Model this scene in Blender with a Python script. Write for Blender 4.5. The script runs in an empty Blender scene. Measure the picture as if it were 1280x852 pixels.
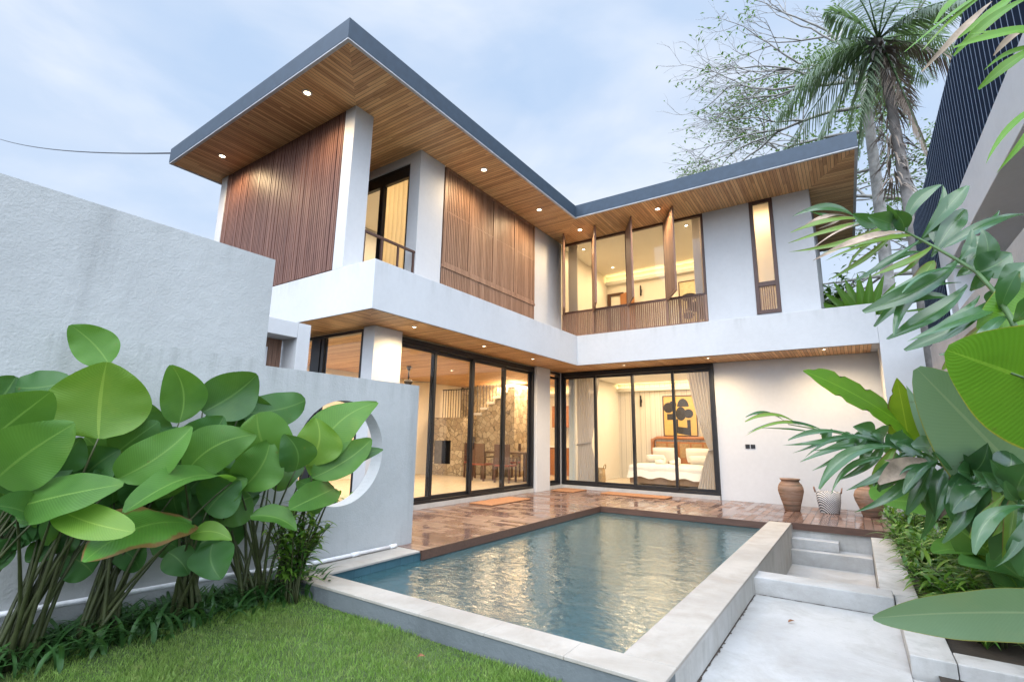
import bpy, bmesh, math, random
import numpy as np
from mathutils import Vector, Matrix
random.seed(7)
R_ = math.radians
scene = bpy.context.scene
COL = scene.collection

# ------------------------------------------------------------------ camera
F_PX = 618.5
CAM = Vector((0, 0, 1.25))
yaw, pitch, roll = R_(-34.34), R_(11.017), R_(0.924)
fw = Vector((math.sin(yaw) * math.cos(pitch), math.cos(yaw) * math.cos(pitch), math.sin(pitch)))
rt = Vector((math.cos(yaw), -math.sin(yaw), 0))
up = rt.cross(fw)
r2 = rt * math.cos(roll) + up * math.sin(roll)
u2 = up * math.cos(roll) - rt * math.sin(roll)
cam = bpy.data.cameras.new('camera')
cam.sensor_width = 36
cam.lens = F_PX / 1280 * 36
cam.clip_start = 0.05
cam.clip_end = 3000
camo = bpy.data.objects.new('camera', cam)
COL.objects.link(camo)
camo.matrix_world = Matrix(((r2.x, u2.x, -fw.x, CAM.x), (r2.y, u2.y, -fw.y, CAM.y), (r2.z, u2.z, -fw.z, CAM.z), (0, 0, 0, 1)))
scene.camera = camo

# ------------------------------------------------------------------ sky, sun, exposure
SUN_EL, SUN_AZ = R_(55), R_(152)      # azimuth clockwise from +Y: behind the camera, to the right
W = bpy.data.worlds.new('World')
scene.world = W
W.use_nodes = True
nt = W.node_tree
for n in list(nt.nodes):
    nt.nodes.remove(n)
N, L = nt.nodes.new, nt.links.new
out = N('ShaderNodeOutputWorld')
bg = N('ShaderNodeBackground')
bg.inputs['Strength'].default_value = 0.1
sky = N('ShaderNodeTexSky')
sky.sky_type = 'NISHITA'
sky.sun_disc = False
sky.sun_elevation = SUN_EL
sky.sun_rotation = SUN_AZ
sky.air_density = 1.2
sky.dust_density = 1.5
sky.ozone_density = 2.0
tc = N('ShaderNodeTexCoord')
mp = N('ShaderNodeMapping')
mp.inputs['Scale'].default_value = (1.0, 1.0, 2.4)
mp.inputs['Location'].default_value = (0.9, 0.35, 0.2)
nz = N('ShaderNodeTexNoise')
nz.inputs['Scale'].default_value = 1.5
nz.inputs['Detail'].default_value = 9
nz.inputs['Roughness'].default_value = 0.52
nz.inputs['Distortion'].default_value = 0.5
rp = N('ShaderNodeValToRGB')
rp.color_ramp.elements[0].position = 0.40
rp.color_ramp.elements[0].color = (0.50, 0.50, 0.50, 1)
rp.color_ramp.elements[1].position = 0.60
rp.color_ramp.elements[1].color = (1, 1, 1, 1)
nz2 = N('ShaderNodeTexNoise')
nz2.inputs['Scale'].default_value = 3.4
nz2.inputs['Detail'].default_value = 6
nz2.inputs['Roughness'].default_value = 0.45
rp2 = N('ShaderNodeValToRGB')
rp2.color_ramp.elements[0].position = 0.35
rp2.color_ramp.elements[0].color = (5.0, 6.0, 7.6, 1)
rp2.color_ramp.elements[1].position = 0.66
rp2.color_ramp.elements[1].color = (7.3, 7.6, 8.2, 1)
mx = N('ShaderNodeMix')
mx.data_type = 'RGBA'
blu = N('ShaderNodeMix')
blu.data_type = 'RGBA'
blu.inputs[0].default_value = 0.85
blu.inputs[7].default_value = (3.3, 4.9, 7.3, 1)
L(sky.outputs[0], blu.inputs[6])
L(tc.outputs['Generated'], mp.inputs[0])
L(mp.outputs[0], nz.inputs['Vector'])
L(mp.outputs[0], nz2.inputs['Vector'])
L(nz.outputs[0], rp.inputs[0])
L(nz2.outputs[0], rp2.inputs[0])
sxyz = N('ShaderNodeSeparateXYZ')
L(tc.outputs['Generated'], sxyz.inputs[0])
hz = N('ShaderNodeMapRange')              # whiter air towards the horizon
hz.interpolation_type = 'SMOOTHSTEP'
hz.inputs['From Min'].default_value = 0.62
hz.inputs['From Max'].default_value = 0.12
hz.inputs['To Min'].default_value = 0.0
hz.inputs['To Max'].default_value = 0.7
L(sxyz.outputs[2], hz.inputs['Value'])
mxf = N('ShaderNodeMath')
mxf.operation = 'MAXIMUM'
L(rp.outputs[0], mxf.inputs[0])
L(hz.outputs[0], mxf.inputs[1])
L(mxf.outputs[0], mx.inputs[0])
whi = N('ShaderNodeMix')
whi.data_type = 'RGBA'
whi.inputs[7].default_value = (6.9, 7.4, 8.1, 1)
L(hz.outputs[0], whi.inputs[0])
L(rp2.outputs[0], whi.inputs[6])
L(blu.outputs[2], mx.inputs[6])
L(whi.outputs[2], mx.inputs[7])
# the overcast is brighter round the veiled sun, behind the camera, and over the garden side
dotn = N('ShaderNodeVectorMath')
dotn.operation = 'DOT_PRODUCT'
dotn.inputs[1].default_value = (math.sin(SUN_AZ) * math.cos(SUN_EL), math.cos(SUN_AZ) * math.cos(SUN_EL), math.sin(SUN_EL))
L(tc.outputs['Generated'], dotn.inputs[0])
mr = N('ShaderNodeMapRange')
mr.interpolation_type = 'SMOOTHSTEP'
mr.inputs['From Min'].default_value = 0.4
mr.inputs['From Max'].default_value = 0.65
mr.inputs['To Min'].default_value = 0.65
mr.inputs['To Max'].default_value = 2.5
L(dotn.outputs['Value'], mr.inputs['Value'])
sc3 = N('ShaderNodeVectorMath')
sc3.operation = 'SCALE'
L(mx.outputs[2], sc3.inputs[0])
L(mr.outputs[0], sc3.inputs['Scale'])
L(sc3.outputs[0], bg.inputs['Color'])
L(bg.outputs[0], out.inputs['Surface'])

sl = bpy.data.lights.new('sun', 'SUN')
sl.energy = 1.0
sl.angle = R_(50)
sl.color = (1.0, 0.98, 0.96)
so = bpy.data.objects.new('sun', sl)
COL.objects.link(so)
sd = Vector((math.sin(SUN_AZ) * math.cos(SUN_EL), math.cos(SUN_AZ) * math.cos(SUN_EL), math.sin(SUN_EL)))
so.location = sd * 60
so.rotation_euler = sd.to_track_quat('Z', 'Y').to_euler()

scene.view_settings.view_transform = 'Standard'
scene.view_settings.look = 'None'
scene.view_settings.gamma = 1
scene.view_settings.use_curve_mapping = False
scene.view_settings.exposure = 1.04
cy = scene.cycles
cy.max_bounces = 7
cy.diffuse_bounces = 3
cy.glossy_bounces = 3
cy.transmission_bounces = 4
cy.transparent_max_bounces = 16
cy.caustics_reflective = False
cy.caustics_refractive = False
cy.sample_clamp_indirect = 4
cy.sample_clamp_direct = 8
try:
    cy.use_denoising = True
except Exception:
    pass

# ------------------------------------------------------------------ helpers
def ray(px, py):
    return r2 * ((px - 640) / F_PX) + u2 * (-(py - 426) / F_PX) + fw

def at(px, py, ax, val):
    """the point on a plane of the place seen at a photograph pixel"""
    d = ray(px, py)
    i = 'xyz'.index(ax)
    return CAM + d * ((val - CAM[i]) / d[i])

def ad(px, py, depth):
    return CAM + ray(px, py) * depth

class MB:
    """collects shapes and links them as one mesh object"""
    def __init__(s):
        s.v, s.f, s.mi, s.uv, s.smooth = [], [], [], [], []
    def add(s, vs, fs, mi=0, uvs=None, smooth=False):
        b = len(s.v)
        s.v += [tuple(p) for p in vs]
        for k, f in enumerate(fs):
            s.f.append(tuple(b + i for i in f))
            s.mi.append(mi)
            s.smooth.append(smooth)
            s.uv.append([uvs[i] for i in f] if uvs else None)
        return s
    def box(s, x0, y0, z0, x1, y1, z1, mi=0):
        x0, x1 = sorted((x0, x1)); y0, y1 = sorted((y0, y1)); z0, z1 = sorted((z0, z1))
        return s.add([(x0, y0, z0), (x1, y0, z0), (x1, y1, z0), (x0, y1, z0), (x0, y0, z1), (x1, y0, z1), (x1, y1, z1), (x0, y1, z1)],
              [(0, 3, 2, 1), (4, 5, 6, 7), (0, 1, 5, 4), (1, 2, 6, 5), (2, 3, 7, 6), (3, 0, 4, 7)], mi)
    def prism(s, pts, z0, z1, mi=0):
        n = len(pts)
        vs = [(x, y, z0) for x, y in pts] + [(x, y, z1) for x, y in pts]
        fs = [tuple(reversed(range(n))), tuple(range(n, 2 * n))] + [(i, (i + 1) % n, n + (i + 1) % n, n + i) for i in range(n)]
        return s.add(vs, fs, mi)
    def tube(s, pts, r, n=8, mi=0, caps=True):
        pts = [Vector(p) for p in pts]
        rs = r if isinstance(r, (list, tuple)) else [r] * len(pts)
        vs, fs = [], []
        d0 = (pts[1] - pts[0]).normalized()
        a = d0.orthogonal().normalized()
        for i, p in enumerate(pts):
            d = (pts[min(i + 1, len(pts) - 1)] - pts[max(i - 1, 0)])
            if d.length < 1e-9:
                d = d0
            d = d.normalized()
            a = (a - d * a.dot(d))
            if a.length < 1e-6:
                a = d.orthogonal()
            a.normalize()
            b = d.cross(a)
            for k in range(n):
                t = 2 * math.pi * k / n
                vs.append(p + (a * math.cos(t) + b * math.sin(t)) * rs[i])
        for i in range(len(pts) - 1):
            for k in range(n):
                fs.append((i * n + k, i * n + (k + 1) % n, (i + 1) * n + (k + 1) % n, (i + 1) * n + k))
        if caps:
            fs.append(tuple(reversed(range(n))))
            fs.append(tuple((len(pts) - 1) * n + k for k in range(n)))
        return s.add(vs, fs, mi, smooth=True)
    def lathe(s, prof, c, n=28, mi=0):
        vs, fs = [], []
        for r, z in prof:
            for k in range(n):
                t = 2 * math.pi * k / n
                vs.append((c[0] + r * math.cos(t), c[1] + r * math.sin(t), c[2] + z))
        for i in range(len(prof) - 1):
            for k in range(n):
                fs.append((i * n + k, i * n + (k + 1) % n, (i + 1) * n + (k + 1) % n, (i + 1) * n + k))
        return s.add(vs, fs, mi, smooth=True)
    def leaf(s, B, T, w, nrm, arch=0.08, fold=0.15, shape='paddle', n=10, m=3, ripple=0.0, mi=0, seed=0, droop=0.0, tear=0, twist=0.0):
        B, T = Vector(B), Vector(T)
        d = T - B
        Ln = d.length
        nrm = Vector(nrm)
        side = d.cross(nrm).normalized()
        nn = side.cross(d).normalized()
        rr = random.Random(seed)
        ph = rr.random() * 6
        tw0 = rr.uniform(-0.45, 0.45) * twist
        bd0 = rr.uniform(-0.10, 0.10) * twist
        vs, fs, uvs = [], [], []
        for i in range(n + 1):
            u = i / n
            if shape == 'paddle':
                hw = math.sin(math.pi * (u ** 0.82 * 0.985 + 0.008)) ** 0.66 * (1 - 0.10 * u)
            elif shape == 'round':
                hw = max(0, 1 - (2 * u - 1) ** 2 * 0.985) ** 0.5
            elif shape == 'banana':
                hw = max(0.03, min(1, u * 5 + 0.12) * (1 - max(0, (u - 0.7) / 0.3) ** 2.2 * 0.97))
            elif shape == 'lance':
                hw = max(0.02, (math.sin(math.pi * u ** 0.75) ** 0.8)) * (1 - 0.25 * u)
            elif shape == 'fish':
                hw = 0.12 + 0.88 * math.sin(min(1, u * 1.35) * math.pi / 2) ** 1.2 * (1 - max(0, (u - 0.62) / 0.38) ** 1.5 * 0.92)
            else:
                hw = max(0.03, 1 - u) ** 0.6 * min(1, 0.5 + u * 4)
            hw *= w * 0.5
            c = B + d * u + nn * (arch * Ln * 4 * u * (1 - u)) - Vector((0, 0, 1)) * (droop * Ln * u * u)
            for j in range(-m, m + 1):
                v = j / m
                q = hw
                if tear and abs(j) == m and (i + (1 if j > 0 else 0)) % tear == 0:
                    q = hw * 0.72
                sv = side * math.cos(tw0 * (u - 0.3)) + nn * math.sin(tw0 * (u - 0.3))
                p = c + side * (bd0 * Ln * 4 * u * (1 - u)) + sv * (v * q) + nn * (fold * abs(v) ** 1.3 * hw + ripple * w * (math.sin(u * 9 + ph + (2 if v > 0 else 0)) + 0.6 * math.sin(u * 19 + ph * 2 + (1 if v > 0 else 0))) * abs(v) ** 2)
                vs.append(p)
                uvs.append((u, v * 0.5 + 0.5))
        k = 2 * m + 1
        for i in range(n):
            for j in range(2 * m):
                fs.append((i * k + j, i * k + j + 1, (i + 1) * k + j + 1, (i + 1) * k + j))
        return s.add(vs, fs, mi, uvs, True)
    def build(s, name, mats, parent=None, bevel=0, kind=None):
        me = bpy.data.meshes.new(name)
        o = bpy.data.objects.new(name, me)
        off = Vector((0, 0, 0))
        if parent is not None:
            p = parent
            while p is not None:
                off += p.location
                p = p.parent
        me.from_pydata([(x - off.x, y - off.y, z - off.z) for x, y, z in s.v], [], s.f)
        if not isinstance(mats, (list, tuple)):
            mats = [mats]
        for m_ in mats:
            me.materials.append(m_)
        me.polygons.foreach_set('material_index', s.mi)
        me.polygons.foreach_set('use_smooth', s.smooth)
        if any(u is not None for u in s.uv):
            ul = me.uv_layers.new(name='UVMap')
            flat = []
            for f, u in zip(s.f, s.uv):
                for q in (u if u is not None else [(0, 0)] * len(f)):
                    flat += q
            ul.data.foreach_set('uv', flat)
        me.update()
        COL.objects.link(o)
        if parent is not None:
            o.parent = parent
        if bevel:
            b = o.modifiers.new('bevel', 'BEVEL')
            b.width = bevel
            b.segments = 2
            b.limit_method = 'ANGLE'
        if kind:
            o['kind'] = kind
        return o

def tag(o, label, cat, group=None, kind=None):
    o['label'] = label
    o['category'] = cat
    if group:
        o['group'] = group
    if kind:
        o['kind'] = kind
    return o

def thing(name, label, cat, loc=(0, 0, 0), group=None):
    o = bpy.data.objects.new(name, None)
    o.empty_display_size = 0.1
    o.location = loc
    COL.objects.link(o)
    return tag(o, label, cat, group)

# ------------------------------------------------------------------ materials
class NM:
    def __init__(s, name):
        s.m = bpy.data.materials.new(name)
        s.m.use_nodes = True
        s.t = s.m.node_tree
        s.b = s.t.nodes['Principled BSDF']
        s.out = s.t.nodes['Material Output']
    def n(s, typ, **kw):
        x = s.t.nodes.new('ShaderNode' + typ)
        for k, v in kw.items():
            if k in x.inputs:
                x.inputs[k].default_value = v
            else:
                setattr(x, k, v)
        return x
    def l(s, a, b):
        s.t.links.new(a, b)
    def math(s, op, a, b=None, c=None):
        x = s.t.nodes.new('ShaderNodeMath')
        x.operation = op
        for i, q in enumerate((a, b, c)):
            if q is None:
                continue
            if isinstance(q, (int, float)):
                x.inputs[i].default_value = q
            else:
                s.l(q, x.inputs[i])
        return x.outputs[0]
    def ramp(s, fac, stops):
        r = s.t.nodes.new('ShaderNodeValToRGB')
        e = r.color_ramp.elements
        while len(e) < len(stops):
            e.new(0.5)
        for q, (p, c) in zip(e, stops):
            q.position = p
            q.color = (*c, 1) if len(c) == 3 else c
        s.l(fac, r.inputs[0])
        return r.outputs[0]
    def mix(s, fac, a, b, blend='MIX'):
        x = s.t.nodes.new('ShaderNodeMix')
        x.data_type = 'RGBA'
        x.blend_type = blend
        for i, q in ((0, fac), (6, a), (7, b)):
            if isinstance(q, (int, float)):
                x.inputs[i].default_value = q
            elif isinstance(q, tuple):
                x.inputs[i].default_value = (*q, 1) if len(q) == 3 else q
            else:
                s.l(q, x.inputs[i])
        return x.outputs[2]
    def pos(s):
        return s.t.nodes.new('ShaderNodeNewGeometry').outputs['Position']
    def obj(s):
        return s.t.nodes.new('ShaderNodeTexCoord').outputs['Object']
    def noise(s, vec, scale, detail=5, rough=0.55, dist=0, sc3=None):
        if sc3:
            mpn = s.n('Mapping')
            mpn.inputs['Scale'].default_value = sc3
            s.l(vec, mpn.inputs[0])
            vec = mpn.outputs[0]
        x = s.n('TexNoise', Scale=scale, Detail=detail, Roughness=rough, Distortion=dist)
        s.l(vec, x.inputs['Vector'])
        return x.outputs[0]
    def bump(s, h, strength=0.3, dist=0.01):
        x = s.n('Bump', Strength=strength, Distance=dist)
        s.l(h, x.inputs['Height'])
        s.l(x.outputs[0], s.b.inputs['Normal'])
        return x
    def set(s, color=None, rough=None, metal=None, spec=None):
        for k, v in (('Base Color', color), ('Roughness', rough), ('Metallic', metal), ('Specular IOR Level', spec)):
            if v is None:
                continue
            if isinstance(v, tuple):
                s.b.inputs[k].default_value = (*v, 1)
            elif isinstance(v, (int, float)):
                s.b.inputs[k].default_value = v
            else:
                s.l(v, s.b.inputs[k])
        return s

def m_plain(name, c, rough=0.6, metal=0.0, var=0.15, scale=8, bump=0.0, spec=0.5):
    k = NM(name)
    nz = k.noise(k.obj(), scale, 4)
    col = k.ramp(nz, [(0.3, tuple(x * (1 - var) for x in c)), (0.7, tuple(min(1, x * (1 + var)) for x in c))])
    k.set(col, rough, metal, spec)
    if bump:
        k.bump(k.noise(k.obj(), scale * 12, 3), bump, 0.004)
    return k.m

def m_emit(name, c, s):
    k = NM(name)
    k.b.inputs['Base Color'].default_value = (0.8, 0.8, 0.8, 1)
    k.b.inputs['Emission Color'].default_value = (*c, 1)
    k.b.inputs['Emission Strength'].default_value = s
    return k.m

def m_plaster(name, c, stain=0.1, bump=0.15, streak=False, grain=60, drips=(), blotch=0.0):
    k = NM(name)
    p = k.pos()
    a = k.noise(p, 0.7, 6, 0.6)
    b = k.noise(p, 14, 4)
    col = k.ramp(a, [(0.25, tuple(x * (1 - stain) for x in c)), (0.6, c)])
    col = k.mix(0.12, col, k.ramp(b, [(0.3, tuple(x * 0.75 for x in c)), (0.7, tuple(min(0.9, x * 1.1) for x in c))]))
    if streak:
        st = k.noise(p, 1.0, 5, 0.6, 0, (2.2, 2.2, 0.35))
        col = k.mix(k.ramp(st, [(0.56, (0, 0, 0)), (0.74, (0.5, 0.5, 0.5))]), col, tuple(x * 0.5 for x in c))
    if blotch:
        b1 = k.ramp(k.noise(p, 2.2, 7, 0.68, 0.5), [(0.44, (0, 0, 0)), (0.66, (1, 1, 1))])
        col = k.mix(k.math('MULTIPLY', b1, blotch), col, (c[0] * 0.66, c[1] * 0.64, c[2] * 0.60))
        b2 = k.ramp(k.noise(p, 1.1, 4, 0.6), [(0.60, (0, 0, 0)), (0.74, (1, 1, 1))])
        col = k.mix(k.math('MULTIPLY', b2, blotch * 0.8), col, (c[0] * 1.05, c[1] * 0.88, c[2] * 0.74))
        b3 = k.ramp(k.noise(p, 38, 3, 0.7), [(0.66, (0, 0, 0)), (0.74, (1, 1, 1))])
        col = k.mix(k.math('MULTIPLY', b3, blotch * 0.6), col, (c[0] * 0.4, c[1] * 0.38, c[2] * 0.34))
    for ztop, ln_, amt in drips:        # rain streaks running down from a coping
        sp = k.n('SeparateXYZ')
        k.l(p, sp.inputs[0])
        mr_ = k.n('MapRange')
        for nm_, vv in (('From Min', ztop - ln_), ('From Max', ztop), ('To Min', 0.0), ('To Max', 1.0)):
            mr_.inputs[nm_].default_value = vv
        k.l(sp.outputs[2], mr_.inputs['Value'])
        below = k.math('LESS_THAN', sp.outputs[2], ztop + 0.05)
        st2 = k.ramp(k.noise(p, 1.0, 6, 0.65, 0, (6, 6, 0.5)), [(0.50, (0, 0, 0)), (0.72, (1, 1, 1))])
        fac = k.math('MULTIPLY', k.math('MULTIPLY', k.math('POWER', mr_.outputs[0], 1.4), below), k.math('MULTIPLY', st2, amt))
        col = k.mix(fac, col, (c[0] * 0.36, c[1] * 0.38, c[2] * 0.34))
    k.set(col, 0.85, 0, 0.25)
    h = k.math('ADD', k.noise(p, grain, 4, 0.6), k.math('MULTIPLY', k.noise(p, 9, 4), 1.5))
    k.bump(h, bump, 0.01)
    return k.m

def m_planks(name, axis, width, cols, gap=0.06, rough=0.5, wet=False, spec=0.5, bumpd=0.006, long=3.6):
    """boards laid along the other horizontal axis; axis is the one counted across"""
    k = NM(name)
    sp = k.n('SeparateXYZ')
    k.l(k.pos(), sp.inputs[0])
    ac, al = (sp.outputs[0], sp.outputs[1]) if axis == 'x' else (sp.outputs[1], sp.outputs[0])
    if axis == 'h':
        ac = k.math('ADD', sp.outputs[0], sp.outputs[1])
        al = sp.outputs[2]
    q = k.math('DIVIDE', ac, width)
    idx = k.math('FLOOR', q)
    fr = k.math('FRACT', q)
    wn = k.n('TexWhiteNoise', noise_dimensions='2D')
    # butt joints: every board is cut into lengths with its own offset
    wn0 = k.n('TexWhiteNoise', noise_dimensions='1D')
    k.l(idx, wn0.inputs['W'])
    seg = k.math('FLOOR', k.math('ADD', k.math('DIVIDE', al, long), k.math('MULTIPLY', wn0.outputs[0], 7)))
    cv = k.n('CombineXYZ')
    k.l(idx, cv.inputs[0])
    k.l(seg, cv.inputs[1])
    k.l(cv.outputs[0], wn.inputs['Vector'])
    grain_v = k.n('CombineXYZ')
    k.l(k.math('MULTIPLY', ac, 40), grain_v.inputs[0])
    k.l(k.math('MULTIPLY', al, 2.5), grain_v.inputs[1])
    k.l(k.math('MULTIPLY', idx, 3.7), grain_v.inputs[2])
    gr = k.noise(grain_v.outputs[0], 1.0, 5, 0.6, 0.6)
    base = k.ramp(wn.outputs[0], [(0.0, cols[0]), (0.45, cols[1]), (0.8, cols[2]), (1.0, cols[0])])
    col = k.mix(0.4, base, k.ramp(gr, [(0.3, tuple(x * 0.6 for x in cols[0])), (0.7, cols[2])]))
    edge = k.math('LESS_THAN', k.math('ABSOLUTE', k.math('SUBTRACT', fr, 0.5)), 0.5 - gap)
    col = k.mix(edge, tuple(x * 0.12 for x in cols[0]), col)
    k.set(col, rough, 0, spec)
    h = k.math('ADD', k.math('MULTIPLY', edge, 1.0), k.math('MULTIPLY', gr, 0.15))
    if wet:
        wv_ = k.n('CombineXYZ')
        k.l(k.math('MULTIPLY', al, 0.9), wv_.inputs[0])
        k.l(k.math('MULTIPLY', idx, 0.42), wv_.inputs[1])
        k.l(k.math('MULTIPLY', wn0.outputs[0], 0.5), wv_.inputs[2])
        wt = k.noise(wv_.outputs[0], 1.4, 5, 0.6, 0.3)
        k.l(k.ramp(wt, [(0.44, (0.06, 0.06, 0.06)), (0.56, (0.42, 0.42, 0.42))]), k.b.inputs['Roughness'])
        h = k.math('ADD', h, k.math('MULTIPLY', k.noise(k.pos(), 7, 3), 0.9))
        k.b.inputs['Coat Weight'].default_value = 0.12
        k.b.inputs['Coat Roughness'].default_value = 0.1
    k.bump(h, 0.5, bumpd)
    return k.m

def m_wood(name, c, rough=0.5, scale=3.0, axis='z', var=0.35):
    k = NM(name)
    sc = {'z': (14, 14, 1.2), 'x': (1.2, 14, 14), 'y': (14, 1.2, 14)}[axis]
    p = k.pos()
    g = k.noise(p, scale, 6, 0.62, 0.8, sc)
    b = k.noise(p, 1.1, 3)
    col = k.ramp(g, [(0.28, tuple(x * (1 - var) for x in c)), (0.72, tuple(min(1, x * (1 + var)) for x in c))])
    col = k.mix(0.25, col, k.ramp(b, [(0.3, tuple(x * 0.6 for x in c)), (0.7, tuple(min(1, x * 1.35) for x in c))]))
    k.set(col, rough, 0, 0.4)
    k.bump(g, 0.25, 0.003)
    return k.m

def m_battens(name, cols, width, axis='h', rough=0.5):
    """a stack of battens, each of its own tone"""
    k = NM(name)
    sp = k.n('SeparateXYZ')
    k.l(k.pos(), sp.inputs[0])
    a = {'x': sp.outputs[0], 'y': sp.outputs[1]}[axis]
    idx = k.math('FLOOR', k.math('DIVIDE', a, width))
    wn = k.n('TexWhiteNoise', noise_dimensions='1D')
    k.l(idx, wn.inputs['W'])
    base = k.ramp(wn.outputs[0], [(0.0, cols[0]), (0.5, cols[1]), (1.0, cols[2])])
    g = k.noise(k.pos(), 3.0, 6, 0.6, 0.8, (16, 16, 1.0))
    col = k.mix(0.5, base, k.ramp(g, [(0.3, tuple(x * 0.55 for x in cols[0])), (0.7, cols[2])]))
    k.set(col, rough, 0, 0.45)
    k.bump(g, 0.25, 0.003)
    return k.m

def m_glass(name='window glass', tint=(0.93, 0.95, 0.95), refl=1.0):
    k = NM(name)
    t = k.n('BsdfTransparent')
    t.inputs[0].default_value = (*tint, 1)
    g = k.n('BsdfGlossy')
    g.inputs['Color'].default_value = (0.95, 0.97, 1, 1)
    g.inputs['Roughness'].default_value = 0.0
    fr = k.n('Fresnel', IOR=1.5)
    front = k.math('SUBTRACT', 1.0, k.n('NewGeometry').outputs['Backfacing'])
    fac = k.math('MULTIPLY', k.math('MULTIPLY', fr.outputs[0], refl), front)
    x = k.n('MixShader')
    k.l(fac, x.inputs[0])
    k.l(t.outputs[0], x.inputs[1])
    k.l(g.outputs[0], x.inputs[2])
    k.l(x.outputs[0], k.out.inputs['Surface'])
    return k.m

def m_water():
    k = NM('pool water')
    p = k.pos()
    h = k.math('ADD', k.noise(p, 2.6, 3, 0.5, 0.6, (1.0, 1.3, 1)), k.math('MULTIPLY', k.noise(p, 10.0, 4, 0.6, 0.8, (1.0, 1.5, 1)), 0.42))
    bmp = k.n('Bump', Strength=0.17, Distance=0.065)
    k.l(h, bmp.inputs['Height'])
    t = k.n('BsdfTransparent')
    t.inputs[0].default_value = (0.45, 0.80, 0.86, 1)
    df = k.n('BsdfDiffuse')
    df.inputs['Color'].default_value = (0.055, 0.13, 0.15, 1)
    k.l(bmp.outputs[0], df.inputs['Normal'])
    body = k.n('MixShader')
    body.inputs[0].default_value = 0.6
    k.l(t.outputs[0], body.inputs[1])
    k.l(df.outputs[0], body.inputs[2])
    g = k.n('BsdfGlossy')
    g.inputs['Color'].default_value = (0.95, 1, 1, 1)
    g.inputs['Roughness'].default_value = 0.10
    k.l(bmp.outputs[0], g.inputs['Normal'])
    fr = k.n('Fresnel', IOR=1.5)
    k.l(bmp.outputs[0], fr.inputs['Normal'])
    x = k.n('MixShader')
    k.l(fr.outputs[0], x.inputs[0])
    k.l(body.outputs[0], x.inputs[1])
    k.l(g.outputs[0], x.inputs[2])
    k.l(x.outputs[0], k.out.inputs['Surface'])
    return k.m

def m_tile(name, c, size=0.1):
    k = NM(name)
    b = k.n('TexBrick', Scale=1.0)
    b.offset = 0.0
    b.inputs['Color1'].default_value = (*c, 1)
    b.inputs['Color2'].default_value = (*(x * 0.6 for x in c), 1)
    b.inputs['Mortar'].default_value = (*(x * 0.4 for x in c), 1)
    b.inputs['Mortar Size'].default_value = 0.004
    b.inputs['Brick Width'].default_value = size
    b.inputs['Row Height'].default_value = size
    k.l(k.pos(), b.inputs['Vector'])
    nz = k.noise(k.pos(), 2.5, 4)
    col = k.mix(0.4, b.outputs[0], k.ramp(nz, [(0.3, tuple(x * 0.5 for x in c)), (0.7, tuple(x * 1.5 for x in c))]))
    k.set(col, 0.35)
    return k.m

def m_stone(name, cols, scale=4.5):
    k = NM(name)
    p = k.pos()
    wv = k.n('TexNoise', Scale=3.0, Detail=3.0)
    k.l(p, wv.inputs['Vector'])
    mp_ = k.mix(0.12, p, wv.outputs[1])
    v = k.n('TexVoronoi', Scale=scale)
    k.l(mp_, v.inputs['Vector'])
    v2 = k.n('TexVoronoi', Scale=scale, feature='DISTANCE_TO_EDGE')
    k.l(mp_, v2.inputs['Vector'])
    sep = k.n('SeparateColor')
    k.l(v.outputs['Color'], sep.inputs[0])
    col = k.ramp(sep.outputs[0], [(0.1, cols[0]), (0.5, cols[1]), (0.9, cols[2])])
    col = k.mix(0.25, col, k.ramp(k.noise(p, 18, 5), [(0.3, tuple(x * 0.5 for x in cols[0])), (0.7, cols[2])]))
    j = k.ramp(v2.outputs[0], [(0.01, (0, 0, 0)), (0.05, (1, 1, 1))])
    col = k.mix(j, tuple(x * 0.45 for x in cols[0]), col)
    k.set(col, 0.8)
    k.bump(k.math('ADD', j, k.math('MULTIPLY', k.noise(p, 12, 4), 0.6)), 0.6, 0.03)
    return k.m

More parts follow.
